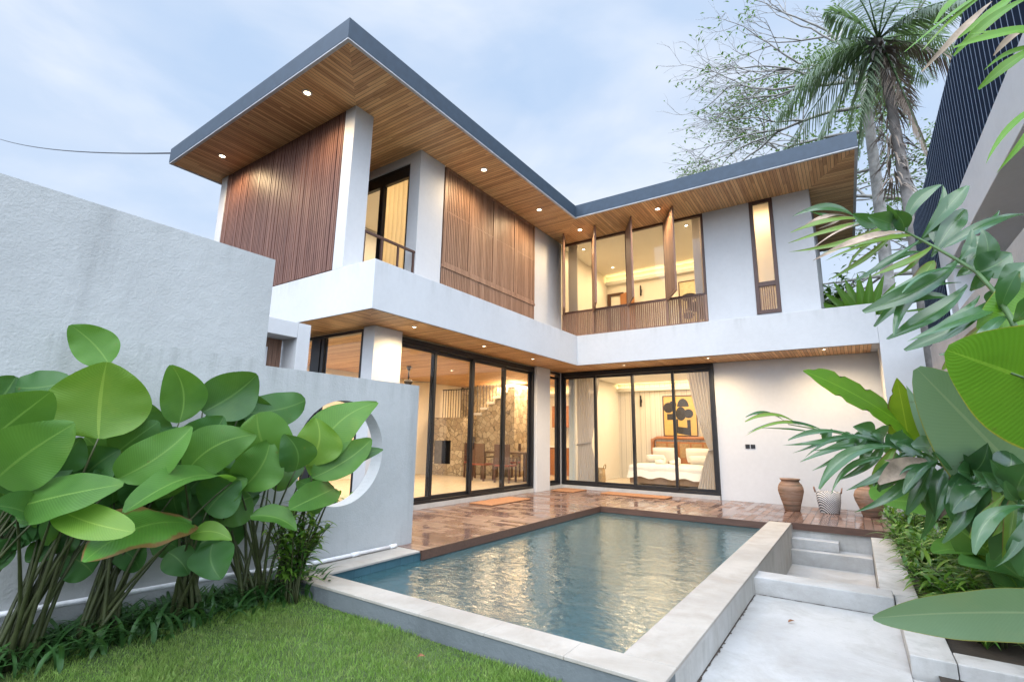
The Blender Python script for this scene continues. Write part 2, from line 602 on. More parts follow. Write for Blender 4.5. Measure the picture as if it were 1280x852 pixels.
def m_leaf(name, c, c2, veins=26, trans=0.35, rough=0.38, brown=0.0, chev=1.5, spec=0.5, under=None, vein=1.0, spots=0.6, margin=False):
    k = NM(name)
    uv = k.n('UVMap').outputs[0]
    sp = k.n('SeparateXYZ')
    k.l(uv, sp.inputs[0])
    u, v = sp.outputs[0], sp.outputs[1]
    av = k.math('ABSOLUTE', k.math('SUBTRACT', v, 0.5))
    ph = k.math('MULTIPLY', k.math('SUBTRACT', u, k.math('MULTIPLY', av, 0.25 * chev)), veins * 6.283)
    ve = k.math('MULTIPLY', k.math('ADD', k.math('SINE', ph), 1.0), 0.5)
    nz = k.noise(k.pos(), 5, 4)
    oi = k.n('ObjectInfo').outputs['Random']
    col = k.ramp(nz, [(0.3, c), (0.7, c2)])
    col = k.mix(k.math('MULTIPLY', oi, 0.5), col, tuple(x * 1.5 for x in c2))
    col = k.mix(k.math('MULTIPLY', ve, 0.16 * vein), col, tuple(x * 0.5 for x in c))
    mid = k.math('LESS_THAN', av, 0.018)
    col = k.mix(k.math('MULTIPLY', mid, 0.6), col, (c2[0] * 1.8 + 0.05, c2[1] * 1.5 + 0.05, c2[2] * 1.5 + 0.02))
    if margin:
        mg = k.math('GREATER_THAN', k.math('ADD', av, k.math('MULTIPLY', k.noise(k.pos(), 16, 2), 0.02)), 0.497)
        col = k.mix(k.math('MULTIPLY', mg, 0.8), col, (0.40, 0.33, 0.05))
    if spots:
        sn = k.noise(k.pos(), 22, 3)
        big = k.noise(k.pos(), 2.6, 3)
        sm = k.math('MULTIPLY', k.ramp(sn, [(0.66, (0, 0, 0)), (0.72, (1, 1, 1))]), k.ramp(big, [(0.5, (0, 0, 0)), (0.62, (1, 1, 1))]))
        col = k.mix(k.math('MULTIPLY', sm, spots), col, (0.14, 0.11, 0.03))
        col = k.mix(k.ramp(k.noise(k.pos(), 3.1, 4), [(0.58, (0, 0, 0)), (0.8, (0.5, 0.5, 0.5))]), col, (c2[0] * 2.0, c2[1] * 1.35, c2[2] * 1.2))
    if under:
        bf = k.n('NewGeometry').outputs['Backfacing']
        col = k.mix(bf, col, under)
    if brown:
        ed = k.ramp(k.math('ADD', k.math('MULTIPLY', av, 1.5), k.math('MULTIPLY', k.noise(k.pos(), 9, 4), 0.55)), [(1.0 - brown * 0.22, (0, 0, 0)), (1.06 - brown * 0.2, (1, 1, 1))])
        col = k.mix(ed, col, (0.16, 0.085, 0.03))
    k.set(col, rough, 0, spec)
    k.bump(ve, 0.22 * vein, 0.003)
    tr = k.n('BsdfTranslucent')
    k.l(k.mix(0.6, col, (0.16, 0.32, 0.02)), tr.inputs['Color'])
    x = k.n('MixShader')
    x.inputs[0].default_value = trans
    k.l(k.b.outputs[0], x.inputs[1])
    k.l(tr.outputs[0], x.inputs[2])
    k.l(x.outputs[0], k.out.inputs['Surface'])
    return k.m

WHITE = m_plaster('white plaster', (0.57, 0.585, 0.60), 0.09, 0.10, False, 60, ((3.73, 0.35, 0.28),))
WALL_T = m_plaster('textured boundary plaster', (0.45, 0.465, 0.465), 0.16, 0.38, True, 55, ((1.87, 0.45, 0.45), (2.90, 0.4, 0.18)))
INNER = m_plaster('interior paint', (0.80, 0.74, 0.62), 0.03, 0.03)
INNER_W = m_plaster('bedroom paint', (0.82, 0.79, 0.72), 0.03, 0.03)
CONC = m_plaster('pale concrete', (0.47, 0.465, 0.45), 0.22, 0.25, False, 40, ((-0.1, 0.35, 0.4), (-0.35, 0.3, 0.4)), 0.6)
CONC_W = m_plaster('weathered concrete', (0.46, 0.44, 0.43), 0.35, 0.4, True, 30)
COPING = m_plaster('cream stone coping', (0.42, 0.39, 0.35), 0.3, 0.25, False, 50, (), 0.6)
RENDERG = m_plaster('grey render', (0.15, 0.17, 0.18), 0.35, 0.4, True, 30)
FASCIA = m_plain('slate blue roof metal', (0.032, 0.052, 0.078), 0.5, 0.2, 0.12)
BLACK = m_plain('black aluminium', (0.018, 0.018, 0.020), 0.4, 0.3, 0.1)
SW = [(0.36, 0.165, 0.062), (0.66, 0.355, 0.15), (0.82, 0.51, 0.24)]
SOFF_X = m_planks('teak soffit slats along y', 'x', 0.06, SW, 0.05, 0.5)
SOFF_Y = m_planks('teak soffit slats along x', 'y', 0.06, SW, 0.05, 0.5)
DW = [(0.11, 0.064, 0.050), (0.165, 0.10, 0.08), (0.24, 0.155, 0.125)]
DECK_X = m_planks('wet deck boards along y', 'x', 0.115, DW, 0.05, 0.3, True)
DECK_Y = m_planks('wet deck boards along x', 'y', 0.115, DW, 0.05, 0.3, True)
DECKEDGE = m_wood('deck edge', (0.10, 0.055, 0.04), 0.4, 3, 'x')
SCREEN = m_battens('red brown battens', [(0.115, 0.052, 0.04), (0.17, 0.08, 0.06), (0.24, 0.125, 0.095)], 0.052, 'x')
SHUT = m_battens('teak shutter battens', [(0.20, 0.11, 0.07), (0.28, 0.16, 0.105), (0.38, 0.235, 0.16)], 0.05, 'y')
SHUTX = m_battens('teak base battens', [(0.19, 0.105, 0.07), (0.26, 0.15, 0.10), (0.34, 0.205, 0.14)], 0.05, 'x')
FRAMEW = m_wood('teak frame', (0.23, 0.13, 0.088), 0.42)
FRAMED = m_wood('dark brown frame', (0.085, 0.045, 0.035), 0.42)
BACKW = m_wood('dark backing board', (0.045, 0.02, 0.014), 0.7)
GLASS = m_glass()
WATER = m_water()
TILE = m_tile('pool tile', (0.06, 0.15, 0.19), 0.2)
STONE = m_stone('stone cladding', [(0.33, 0.25, 0.16), (0.46, 0.37, 0.25), (0.58, 0.49, 0.35)], 7.0)
FLOOR = m_plain('cream floor tile', (0.60, 0.53, 0.42), 0.25, 0, 0.08)
PANEL = m_planks('bedroom wall panelling', 'x', 0.16, [(0.70, 0.66, 0.58), (0.72, 0.68, 0.60), (0.74, 0.70, 0.62)], 0.02, 0.6)
FURN = m_wood('dark dining wood', (0.075, 0.035, 0.022), 0.35)
TEAK = m_wood('orange teak', (0.36, 0.15, 0.055), 0.4)
CUSHION = m_plain('red brown cushion', (0.22, 0.05, 0.03), 0.8)
LINEN = m_plain('white linen', (0.80, 0.78, 0.74), 0.9, 0, 0.04, 5, 0.2)
def m_cloth(name, c, t):
    k = NM(name)
    k.set(c, 0.9, 0, 0.1)
    tr = k.n('BsdfTranslucent')
    tr.inputs['Color'].default_value = (*c, 1)
    x = k.n('MixShader')
    x.inputs[0].default_value = t
    k.l(k.b.outputs[0], x.inputs[1])
    k.l(tr.outputs[0], x.inputs[2])
    k.l(x.outputs[0], k.out.inputs['Surface'])
    return k.m
CURT = m_cloth('grey curtain', (0.62, 0.57, 0.53), 0.4)
SHEER = m_cloth('cream curtain', (0.85, 0.74, 0.52), 0.55)
BEDB = m_plain('bed base fabric', (0.26, 0.17, 0.11), 0.85)
RATTAN = m_plain('rattan', (0.38, 0.25, 0.12), 0.7, 0, 0.3, 30, 0.4)
COIR = m_plain('orange coir mat', (0.27, 0.13, 0.06), 0.95, 0, 0.3, 40, 0.8)
PIPE = m_plain('white pipe', (0.75, 0.76, 0.78), 0.35)
METAL = m_plain('dark metal', (0.03, 0.03, 0.035), 0.4, 0.6)
WARM = (1.0, 0.72, 0.40)
LAMP = m_emit('lit lamp lens', (1.0, 0.82, 0.55), 34)
COVE = m_emit('cove strip', (1.0, 0.74, 0.34), 9)
# ------------------------------------------------------------------ ground, pool, deck
def struct(name, mb, m, bevel=0):
    return mb.build(name, m, None, bevel, 'structure')

EARTH = m_plain('dark garden soil', (0.035, 0.026, 0.018), 0.95, 0, 0.4, 3, 0.8)
G = MB()
zg = -0.19
for x0, y0, x1, y1 in ((-1500, -1500, -4.4, 2500), (0.3, -1500, 1500, 2500), (-4.4, -1500, 0.3, 2.83), (-4.4, 9.5, 0.3, 2500)):
    G.add([(x0, y0, zg), (x1, y0, zg), (x1, y1, zg), (x0, y1, zg)], [(0, 1, 2, 3)])
struct('ground', G, EARTH)

b = MB()      # basin: floor and four sides
x0, y0, x1, y1, zb = -4.13, 3.07, -1.24, 9.1, -1.35
b.add([(x0, y0, zb), (x1, y0, zb), (x1, y1, zb), (x0, y1, zb)], [(0, 1, 2, 3)])
for (ax, ay), (bx_, by_) in (((x0, y0), (x1, y0)), ((x1, y0), (x1, y1)), ((x1, y1), (x0, y1)), ((x0, y1), (x0, y0))):
    b.add([(ax, ay, zb), (bx_, by_, zb), (bx_, by_, -0.025), (ax, ay, -0.025)], [(0, 1, 2, 3)])
struct('pool_basin', b, TILE)
b = MB()
b.add([(x0, y0, -0.105), (x1, y0, -0.105), (x1, y1, -0.105), (x0, y1, -0.105)], [(0, 1, 2, 3)])
struct('pool_water', b, WATER)

c = MB()      # stone coping laid in lengths
def coping_run(xa, ya, xb, yb, n, along):
    for i in range(n):
        t0, t1 = i / n, (i + 1) / n
        if along == 'x':
            c.box(xa + (xb - xa) * t0 + .0006, ya, -0.022, xa + (xb - xa) * t1 - .0006, yb, 0.0)
        else:
            c.box(xa, ya + (yb - ya) * t0 + .0006, -0.022, xb, ya + (yb - ya) * t1 - .0006, 0.0)
coping_run(-4.46, 2.825, -0.945, 3.075, 6, 'x')
coping_run(-1.26, 3.077, -0.945, 9.26, 9, 'y')
coping_run(-4.46, 3.077, -4.11, 4.27, 2, 'y')
struct('pool_coping', c, COPING, 0.004)
c = MB()
c.box(-4.45, 2.832, -1.4, -0.951, 3.06, -0.024)
struct('pool_wall', c, RENDERG)
c = MB()
c.box(-1.232, 3.062, -1.4, -0.951, 9.3, -0.024)
c.box(-4.46, 3.062, -1.4, -4.135, 4.3, -0.024)
struct('pool_side_wall', c, CONC)

d = MB()
d.prism([(-6.42, 4.285), (-4.118, 4.285), (-4.118, 9.07), (-6.42, 11.37)], -0.03, 0.0)
struct('deck', d, DECK_Y)
d = MB()
d.prism([(-4.118, 9.075), (-1.262, 9.075), (-1.262, 9.33), (0.4, 9.33), (0.4, 11.78), (-6.42, 11.78), (-6.42, 11.378)], -0.03, 0.0)
struct('deck_far_side', d, DECK_X)
d = MB()
d.box(-4.112, 4.285, -0.10, -4.09, 9.07, 0.002)
d.box(-4.112, 9.052, -0.10, -1.264, 9.074, 0.002)
d.box(-0.94, 9.305, -0.10, 0.402, 9.329, 0.002)
d.box(0.402, 9.305, -0.10, 0.424, 11.7, 0.002)
struct('deck_edge', d, DECKEDGE)
d = MB()
d.box(-6.4, 4.3, -0.5, -4.14, 9.1, -0.034)
d.box(-6.4, 9.11, -1.4, -1.27, 11.76, -0.034)
d.box(-1.26, 9.345, -1.4, 0.39, 11.76, -0.034)
struct('deck_base', d, CONC)

PATHM = m_plaster('pale path concrete', (0.46, 0.46, 0.455), 0.3, 0.3, False, 40, (), 0.7)
p = MB()
p.box(-0.942, -3.0, -0.5, 0.163, 5.70, -0.22)
struct('path', p, PATHM)
p = MB()
p.box(0.167, -3.0, -0.5, 3.5, 4.40, -0.235)
struct('path_beside_planter', p, CONC)
p = MB()
p.box(-0.953, 5.705, -1.4, 0.155, 5.99, -0.062)
p.box(-0.953, 5.995, -1.4, 0.06, 8.97, -0.545)
p.box(-0.953, 8.975, -1.4, 0.06, 9.34, -0.345)
p.box(-0.950, 9.13, -0.344, -0.335, 9.338, -0.205)
struct('steps', p, PATHM, 0.008)
p = MB()
p.box(0.165, 4.42, -0.9, 0.40, 5.99, -0.098)
p.box(0.065, 5.995, -1.4, 0.34, 9.30, -0.098)
p.box(0.405, 4.42, -0.9, 3.4, 4.64, -0.098)
tag(p.build('planter_wall', CONC, None, 0.006), 'low pale concrete planter wall along the right side of the steps', 'planter wall')
s = MB()
s.box(0.41, 4.65, -0.6, 1.2, 10.7, -0.13)
s.box(1.36, 4.65, -0.6, 4, 10.7, -0.13)
struct('planter_soil', s, EARTH)

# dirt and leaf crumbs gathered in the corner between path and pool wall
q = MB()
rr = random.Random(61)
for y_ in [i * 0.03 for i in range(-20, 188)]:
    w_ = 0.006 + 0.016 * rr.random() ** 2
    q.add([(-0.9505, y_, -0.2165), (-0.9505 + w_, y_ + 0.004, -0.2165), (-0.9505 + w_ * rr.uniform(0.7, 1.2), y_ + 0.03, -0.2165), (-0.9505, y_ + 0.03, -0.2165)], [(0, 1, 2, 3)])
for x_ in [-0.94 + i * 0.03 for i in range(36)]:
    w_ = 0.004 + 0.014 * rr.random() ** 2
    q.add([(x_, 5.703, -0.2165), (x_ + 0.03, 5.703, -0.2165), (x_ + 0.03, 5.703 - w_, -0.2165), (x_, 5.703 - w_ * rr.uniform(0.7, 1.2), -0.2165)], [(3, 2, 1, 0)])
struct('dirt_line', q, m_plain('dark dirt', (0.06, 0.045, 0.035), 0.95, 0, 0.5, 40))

# lawn: a gently uneven sheet and blades of grass
def lawn_z(x, y):
    return -0.15 + 0.018 * math.sin(x * 2.1 + 1) * math.cos(y * 1.7) + 0.05 * max(0, min(1, (-3.72 - x) / 0.7))
g = MB()
nx, ny = 36, 60
vs = [(-4.475 + 3.52 * i / nx, -3 + 5.83 * j / ny, lawn_z(-4.475 + 3.52 * i / nx, -3 + 5.83 * j / ny)) for j in range(ny + 1) for i in range(nx + 1)]
g.add(vs, [(j * (nx + 1) + i, j * (nx + 1) + i + 1, (j + 1) * (nx + 1) + i + 1, (j + 1) * (nx + 1) + i) for j in range(ny) for i in range(nx)], smooth=True)
k = NM('lawn soil')
k.set(k.ramp(k.noise(k.pos(), 6, 5), [(0.3, (0.03, 0.055, 0.012)), (0.7, (0.06, 0.10, 0.025))]), 0.95)
struct('lawn', g, k.m)

def blades(n, region, hmin, hmax, wid, seed, zf, dens=None):
    rng = np.random.default_rng(seed)
    x = rng.uniform(region[0], region[1], n)
    y = rng.uniform(region[2], region[3], n)
    if dens is not None:
        keep = rng.random(n) < dens(x, y)
        x, y = x[keep], y[keep]
        n = len(x)
    z = np.array([zf(a, b_) for a, b_ in zip(x, y)])
    cl = 0.75 + 0.35 * np.sin(x * 5.1 + np.cos(y * 3.3) * 2) * np.sin(y * 4.7 + 1.3)
    h = rng.uniform(hmin, hmax, n) * cl
    a = rng.uniform(0, 2 * np.pi, n)
    ln = rng.uniform(0.15, 0.95, n) * h
    la = rng.uniform(0, 2 * np.pi, n)
    w = wid * rng.uniform(0.7, 1.3, n)
    P = np.stack([x, y, z], 1)
    S = np.stack([np.cos(a) * w, np.sin(a) * w, 0 * w], 1)
    Ld = np.stack([np.cos(la) * ln, np.sin(la) * ln, 0 * ln], 1)
    Z = np.stack([0 * h, 0 * h, h], 1)
    v = np.stack([P - S, P + S, P + Ld * 0.35 + Z * 0.6 + S * 0.75, P + Ld * 0.35 + Z * 0.6 - S * 0.75, P + Ld + Z * 0.95], 1).reshape(-1, 3)
    i = np.arange(n) * 5
    q = np.stack([i, i + 1, i + 2, i + 3], 1)
    t = np.stack([i + 3, i + 2, i + 4], 1)
    me = bpy.data.meshes.new('grass')
    me.from_pydata(v.tolist(), [], q.tolist() + t.tolist())
    me.update()
    return me
k = NM('grass blades')
oi = k.noise(k.pos(), 14, 3)
col = k.ramp(oi, [(0.25, (0.11, 0.215, 0.035)), (0.55, (0.18, 0.31, 0.06)), (0.8, (0.30, 0.36, 0.12))])
col = k.mix(k.ramp(k.noise(k.pos(), 1.8, 4), [(0.45, (0, 0, 0)), (0.72, (0.55, 0.55, 0.55))]), col, (0.15, 0.17, 0.06))
k.set(col, 0.55, 0, 0.3)
tr = k.n('BsdfTranslucent')
k.l(col, tr.inputs['Color'])
x = k.n('MixShader')
x.inputs[0].default_value = 0.3
k.l(k.b.outputs[0], x.inputs[1])
k.l(tr.outputs[0], x.inputs[2])
k.l(x.outputs[0], k.out.inputs['Surface'])
me = blades(165000, (-4.42, -0.97, 0.2, 2.825), 0.016, 0.047, 0.0018, 3, lawn_z, lambda x, y: np.clip(0.25 + (x + 4.3) * 1.8, 0.12, 1) * (0.62 + 0.38 * np.sin(x * 3.1 + 1.7 * np.sin(y * 2.3)) * np.cos(y * 2.9 + x)) + 0.1)
me.materials.append(k.m)
o = bpy.data.objects.new('grass', me)
COL.objects.link(o)
tag(o, 'short green lawn grass in front of the pool', 'grass', kind='stuff')

# ------------------------------------------------------------------ the villa
villa = thing('villa', 'white two storey L shaped villa with timber soffits and flat dark roof', 'house', (-6.45, 11.8, 0))
def part(name, mb, m, parent=villa, bevel=0):
    return mb.build(name, m, parent, bevel)

# walls
w = MB(); w.box(-2.50, 11.8, -0.2, 0.53, 12.0, 2.985); part('wall', w, WHITE)
w = MB(); w.box(0.53, 10.76, -0.4, 1.114, 12.0, 3.50); part('wall', w, WHITE)            # end pier
w = MB()
w.prism([(-10.45, 4.43), (-5.41, 4.43), (-5.41, 10.76), (0.528, 10.76), (0.528, 15.6), (-11.5, 15.6), (-11.5, 5.0), (-10.45, 5.0)], 2.992, 3.725)
part('balcony_band', w, WHITE, villa, 0.006)
w = MB()                                                                                  # upper right wing
w.box(-2.45, 11.4, 3.727, -1.465, 11.58, 6.67)
w.box(-0.995, 11.4, 3.727, -0.30, 11.58, 6.67)
w.box(-1.463, 11.405, 3.727, -0.997, 11.58, 3.90)
w.box(-0.48, 11.582, 3.727, -0.302, 15.4, 6.67)
w.box(-6.14, 11.42, 3.727, -2.455, 11.56, 3.90)
part('wall', w, WHITE)
w = MB()                                                                                  # upper left wing
w.box(-6.40, 4.432, 3.727, -6.15, 4.79, 6.478)
w.box(-6.42, 5.92, 3.727, -6.152, 6.57, 6.67)
w.box(-6.40, 9.955, 3.727, -6.19, 11.398, 6.67)
w.box(-10.45, 4.435, 3.727, -10.21, 15.4, 6.67)
w.box(-10.2, 5.93, 6.30, -6.424, 6.10, 6.67)
w.box(-10.2, 5.93, 3.727, -8.9, 6.10, 6.298)
part('wall', w, WHITE)
w = MB(); w.box(-6.1, 11.42, 6.54, -2.46, 11.56, 6.67); part('wall', w, WHITE)
w = MB(); w.box(-10.2, 15.2, 3.727, -0.31, 15.4, 6.67); part('wall', w, INNER)            # back
w = MB(); w.box(-6.62, 11.41, 3.727, -6.5, 15.19, 6.665); part('interior_wall', w, INNER)
w = MB(); w.box(-10.19, 11.3, 3.727, -6.63, 11.4, 6.665); part('interior_wall', w, INNER)

# roof
roof = MB()
RP = [(-5.1, 3.46), (-5.06, 10.03), (0.55, 10.10), (0.50, 15.6), (-10.72, 15.6), (-10.72, 3.545)]
roof.prism(RP, 6.68, 6.765)
ro = part('roof', roof, FASCIA)
f = MB()
cx = lambda i: Vector((*RP[i], 0))
n = len(RP)
inner = []
for i in range(n):
    p0, p1, p2 = cx(i - 1), cx(i), cx((i + 1) % n)
    d1, d2 = (p1 - p0).normalized(), (p2 - p1).normalized()
    n1, n2 = Vector((-d1.y, d1.x, 0)), Vector((-d2.y, d2.x, 0))
    bis = (n1 + n2).normalized()
    inner.append(p1 + bis * (0.06 / max(0.3, bis.dot(n1))))
def ring(mb, z0, z1, grow=0.0, thick=0.06):
    for i in range(n):
        j = (i + 1) % n
        a, b2 = cx(i), cx(j)
        ia, ib = a + (inner[i] - a) * (thick / 0.06), b2 + (inner[j] - b2) * (thick / 0.06)
        a, b2 = a - (inner[i] - a) * (grow / 0.06), b2 - (inner[j] - b2) * (grow / 0.06)
        q = [a, b2, ib, ia]
        mb.add([(v.x, v.y, z0) for v in q] + [(v.x, v.y, z1) for v in q],
               [(0, 3, 2, 1), (4, 5, 6, 7), (0, 1, 5, 4), (2, 3, 7, 6)])
ring(f, 6.478, 6.776, 0.004, 0.055)
part('fascia', f, FASCIA, ro)
f = MB(); ring(f, 6.455, 6.477, 0.0, 0.05); part('drip_edge', f, m_plain('pale metal trim', (0.42, 0.43, 0.45), 0.4), ro)
f = MB()
zs = 6.470
def sheet(mb, pts, z, mi):
    mb.add([(x, y, z) for x, y in pts], [tuple(range(len(pts)))], mi)
sheet(f, [(-10.68, 3.59), (-5.14, 3.50), (-6.15, 4.43), (-10.68, 4.43)], zs, 0)
sheet(f, [(-5.14, 3.50), (-5.10, 10.07), (-6.15, 11.40), (-6.15, 4.43)], zs, 1)
sheet(f, [(-5.10, 10.07), (0.51, 10.14), (-0.30, 11.40), (-6.15, 11.40)], zs, 0)
sheet(f, [(0.51, 10.14), (0.46, 15.5), (-0.30, 15.5), (-0.30, 11.40)], zs, 1)
sheet(f, [(-10.68, 4.43), (-10.45, 4.43), (-10.45, 15.5), (-10.68, 15.5)], zs, 1)
sheet(f, [(-10.2, 4.43), (-6.15, 4.43), (-6.15, 6.05), (-10.2, 6.05)], zs, 1)
part('soffit', f, [SOFF_X, SOFF_Y], ro)
f = MB()
zl = 2.986
sheet(f, [(-11.4, 4.44), (-5.42, 4.44), (-6.44, 5.25), (-11.4, 5.25)], zl, 0)
sheet(f, [(-5.42, 4.44), (-5.42, 10.77), (-6.44, 11.79), (-6.44, 5.25)], zl, 1)
sheet(f, [(-5.42, 10.77), (0.42, 10.77), (0.42, 11.79), (-6.44, 11.79)], zl, 0)
part('soffit', f, [SOFF_X, SOFF_Y])

# ground floor pillars and plinth
w = MB(); w.box(-6.46, 5.16, -0.2, -6.19, 5.76, 2.984); part('pillar', w, WHITE, villa, 0.006)
w = MB(); w.box(-6.50, 10.34, -0.2, -6.30, 10.98, 2.984); part('pillar', w, WHITE, villa, 0.006)
w = MB(); w.box(-6.55, 11.66, -0.2, -6.40, 11.9, 2.984); part('pillar', w, WHITE)
w = MB()
w.box(-6.60, 5.77, -0.2, -6.36, 10.338, 0.08)
w.box(-6.60, 10.982, -0.2, -6.36, 11.75, 0.08)
w.box(-6.355, 11.72, -0.2, -2.51, 11.98, 0.08)
part('plinth', w, CONC)

# sliding doors
def frame_y(mb, x, ya, yb, za, zb, t=0.055, d=0.06):          # a frame in a plane x = const
    mb.box(x - d / 2, ya, za, x + d / 2, ya + t, zb)
    mb.box(x - d / 2, yb - t, za, x + d / 2, yb, zb)
    mb.box(x - d / 2, ya + t, za, x + d / 2, yb - t, za + t)
    mb.box(x - d / 2, ya + t, zb - t, x + d / 2, yb - t, zb)
def frame_x(mb, y, xa, xb, za, zb, t=0.055, d=0.06):
    mb.box(xa, y - d / 2, za, xa + t, y + d / 2, zb)
    mb.box(xb - t, y - d / 2, za, xb, y + d / 2, zb)
    mb.box(xa + t, y - d / 2, za, xb - t, y + d / 2, za + t)
    mb.box(xa + t, y - d / 2, zb - t, xb - t, y + d / 2, zb)
def pane(parent, x0, y0, z0, x1, y1, z1, m=GLASS):
    q = MB()
    q.box(x0, y0, z0, x1, y1, z1)
    return q.build('pane', m, parent)

# living room doors (plane x = -6.45): outer frame, four leaves
def leaf_door(plane, a0, a1, off, z0=0.135, z1=2.84):
    f_ = MB()
    if plane[0] == 'x':
        frame_y(f_, plane[1] + off, a0, a1, z0, z1, 0.062, 0.04)
        o_ = f_.build('sliding_door', BLACK, villa, 0.003)
        pane(o_, plane[1] + off - 0.006, a0 + .064, z0 + .064, plane[1] + off + 0.006, a1 - .064, z1 - .064)
    else:
        frame_x(f_, plane[1] + off, a0, a1, z0, z1, 0.062, 0.04)
        o_ = f_.build('sliding_door', BLACK, villa, 0.003)
        pane(o_, a0 + .064, plane[1] + off - 0.006, z0 + .064, a1 - .064, plane[1] + off + 0.006, z1 - .064)
    return o_
def handle(parent, p0, p1):
    q = MB()
    q.tube([p0, p1], 0.012, 8)
    return q.build('handle', METAL, parent)
f = MB(); frame_y(f, -6.45, 5.78, 10.335, 0.082, 2.95, 0.05, 0.15)
f.box(-6.52, 5.83, 2.845, -6.38, 10.285, 2.899)
part('door_frame', f, BLACK, villa, 0.003)
l1 = leaf_door(('x', -6.45), 5.835, 6.87, 0.03)
l2 = leaf_door(('x', -6.45), 6.80, 8.02, -0.03)
l3 = leaf_door(('x', -6.45), 7.96, 9.16, 0.03)
l4 = leaf_door(('x', -6.45), 9.10, 10.28, -0.03)
handle(l3, (-6.375, 8.02, 1.0), (-6.375, 8.02, 1.25))
f = MB(); frame_y(f, -6.45, 10.985, 11.655, 0.082, 2.95, 0.05, 0.15); part('door_frame', f, BLACK, villa, 0.003)
leaf_door(('x', -6.45), 11.04, 11.60, 0.0)
# bedroom doors (plane y = 11.8)
f = MB(); frame_x(f, 11.82, -6.395, -2.505, 0.082, 2.975, 0.05, 0.15)
f.box(-6.345, 11.75, 2.87, -2.555, 11.89, 2.924)
part('door_frame', f, BLACK, villa, 0.003)
leaf_door(('y', 11.82), -6.34, -5.40, -0.03, z1=2.865)
b2_ = leaf_door(('y', 11.82), -5.47, -4.40, 0.03, z1=2.865)
b3_ = leaf_door(('y', 11.82), -4.46, -3.40, -0.03, z1=2.865)
leaf_door(('y', 11.82), -3.47, -2.56, 0.03, z1=2.865)
handle(b3_, (-4.43, 11.745, 1.0), (-4.43, 11.745, 1.25))
# glazing of the short side (plane y = 5.2)
f = MB(); frame_x(f, 5.22, -11.38, -6.47, 0.082, 2.95, 0.05, 0.10)
for xm in (-10.2, -9.05, -7.85, -7.55):
    f.box(xm - 0.035, 5.18, 0.132, xm + 0.035, 5.26, 2.90)
f.box(-7.86, 5.175, 0.132, -7.62, 5.265, 2.90)
wf = part('window', f, BLACK)
pane(wf, -11.32, 5.21, 0.14, -6.53, 5.222, 2.89)

# upper windows of the right wing
f = MB()
frame_x(f, 11.45, -6.17, -2.46, 4.50, 6.472, 0.05, 0.09)
XM = (-5.26, -4.33, -3.36)
for xm in XM:
    f.box(xm - 0.035, 11.41, 4.552, xm + 0.035, 11.49, 6.42)
wu = part('window', f, FRAMED, villa, 0.003)
xs = (-6.12,) + XM + (-2.51,)
for i in range(4):
    pane(wu, xs[i] + 0.036, 11.445, 4.555, xs[i + 1] - 0.036, 11.455, 6.418)
f = MB()
i = 0
xq = -6.16
while xq < -2.48:
    f.box(xq, 11.40, 3.905, xq + 0.030, 11.435, 4.495)
    xq += 0.05
f.box(-6.17, 11.398, 3.86, -2.46, 11.44, 3.904)
for xm in (-6.14,) + XM + (-2.49,):
    f.box(xm - 0.03, 11.39, 3.906, xm + 0.03, 11.445, 4.496)
part('slatted_panel', f, SHUTX)
f = MB(); f.box(-6.15, 11.50, 3.905, -2.47, 11.506, 4.50); part('pane', f, GLASS)
# open folding shutters, hinged at the mullions
def fin(x0, y0, x1, y1):
    a, b_ = Vector((x0, y0, 0)), Vector((x1, y1, 0))
    d_ = (b_ - a).normalized()
    s_ = Vector((-d_.y, d_.x, 0)) * 0.019
    q = MB()
    q.prism([tuple((a - s_)[:2]), tuple((b_ - s_)[:2]), tuple((b_ + s_)[:2]), tuple((a + s_)[:2])], 4.47, 6.455)
    o_ = q.build('shutter', FRAMEW, villa, 0.003)
    h = MB()
    L_ = (b_ - a).length
    t = 0.06
    while t < L_ - 0.08:
        for sg in (1, -1):
            e0, e1 = a + d_ * t + s_ * sg * 1.01, a + d_ * (t + 0.03) + s_ * sg * 1.01
            e2, e3 = e1 + s_ * sg * 0.4, e0 + s_ * sg * 0.4
            pts = [e0, e1, e2, e3] if sg > 0 else [e0, e3, e2, e1]
            h.prism([tuple(e[:2]) for e in pts], 4.53, 6.40)
        t += 0.05
    h.build('batten', SHUTX, o_)
fin(-6.10, 11.38, -5.73, 10.68)
fin(-5.24, 11.38, -4.83, 10.64)
fin(-4.31, 11.38, -3.90, 10.64)
fin(-3.35, 11.38, -2.92, 10.64)
# narrow window
f = MB()
frame_x(f, 11.43, -1.462, -0.998, 3.905, 6.468, 0.075, 0.10)
f.box(-1.387, 11.385, 4.50, -1.073, 11.475, 4.60)
ws = part('window', f, FRAMED, villa, 0.003)
FROST = NM('frosted glass')
FROST.set((0.85, 0.80, 0.68), 0.35)
FROST.b.inputs['Transmission Weight'].default_value = 0.85
pane(ws, -1.385, 11.43, 4.60, -1.075, 11.445, 6.39, FROST.m)
q = MB()
xq = -1.38
while xq < -1.09:
    q.box(xq, 11.40, 3.98, xq + 0.024, 11.43, 4.498)
    xq += 0.042
q.build('slatted_panel', SHUTX, ws)
pane(ws, -1.385, 11.452, 3.98, -1.075, 11.458, 4.498, FROST.m)

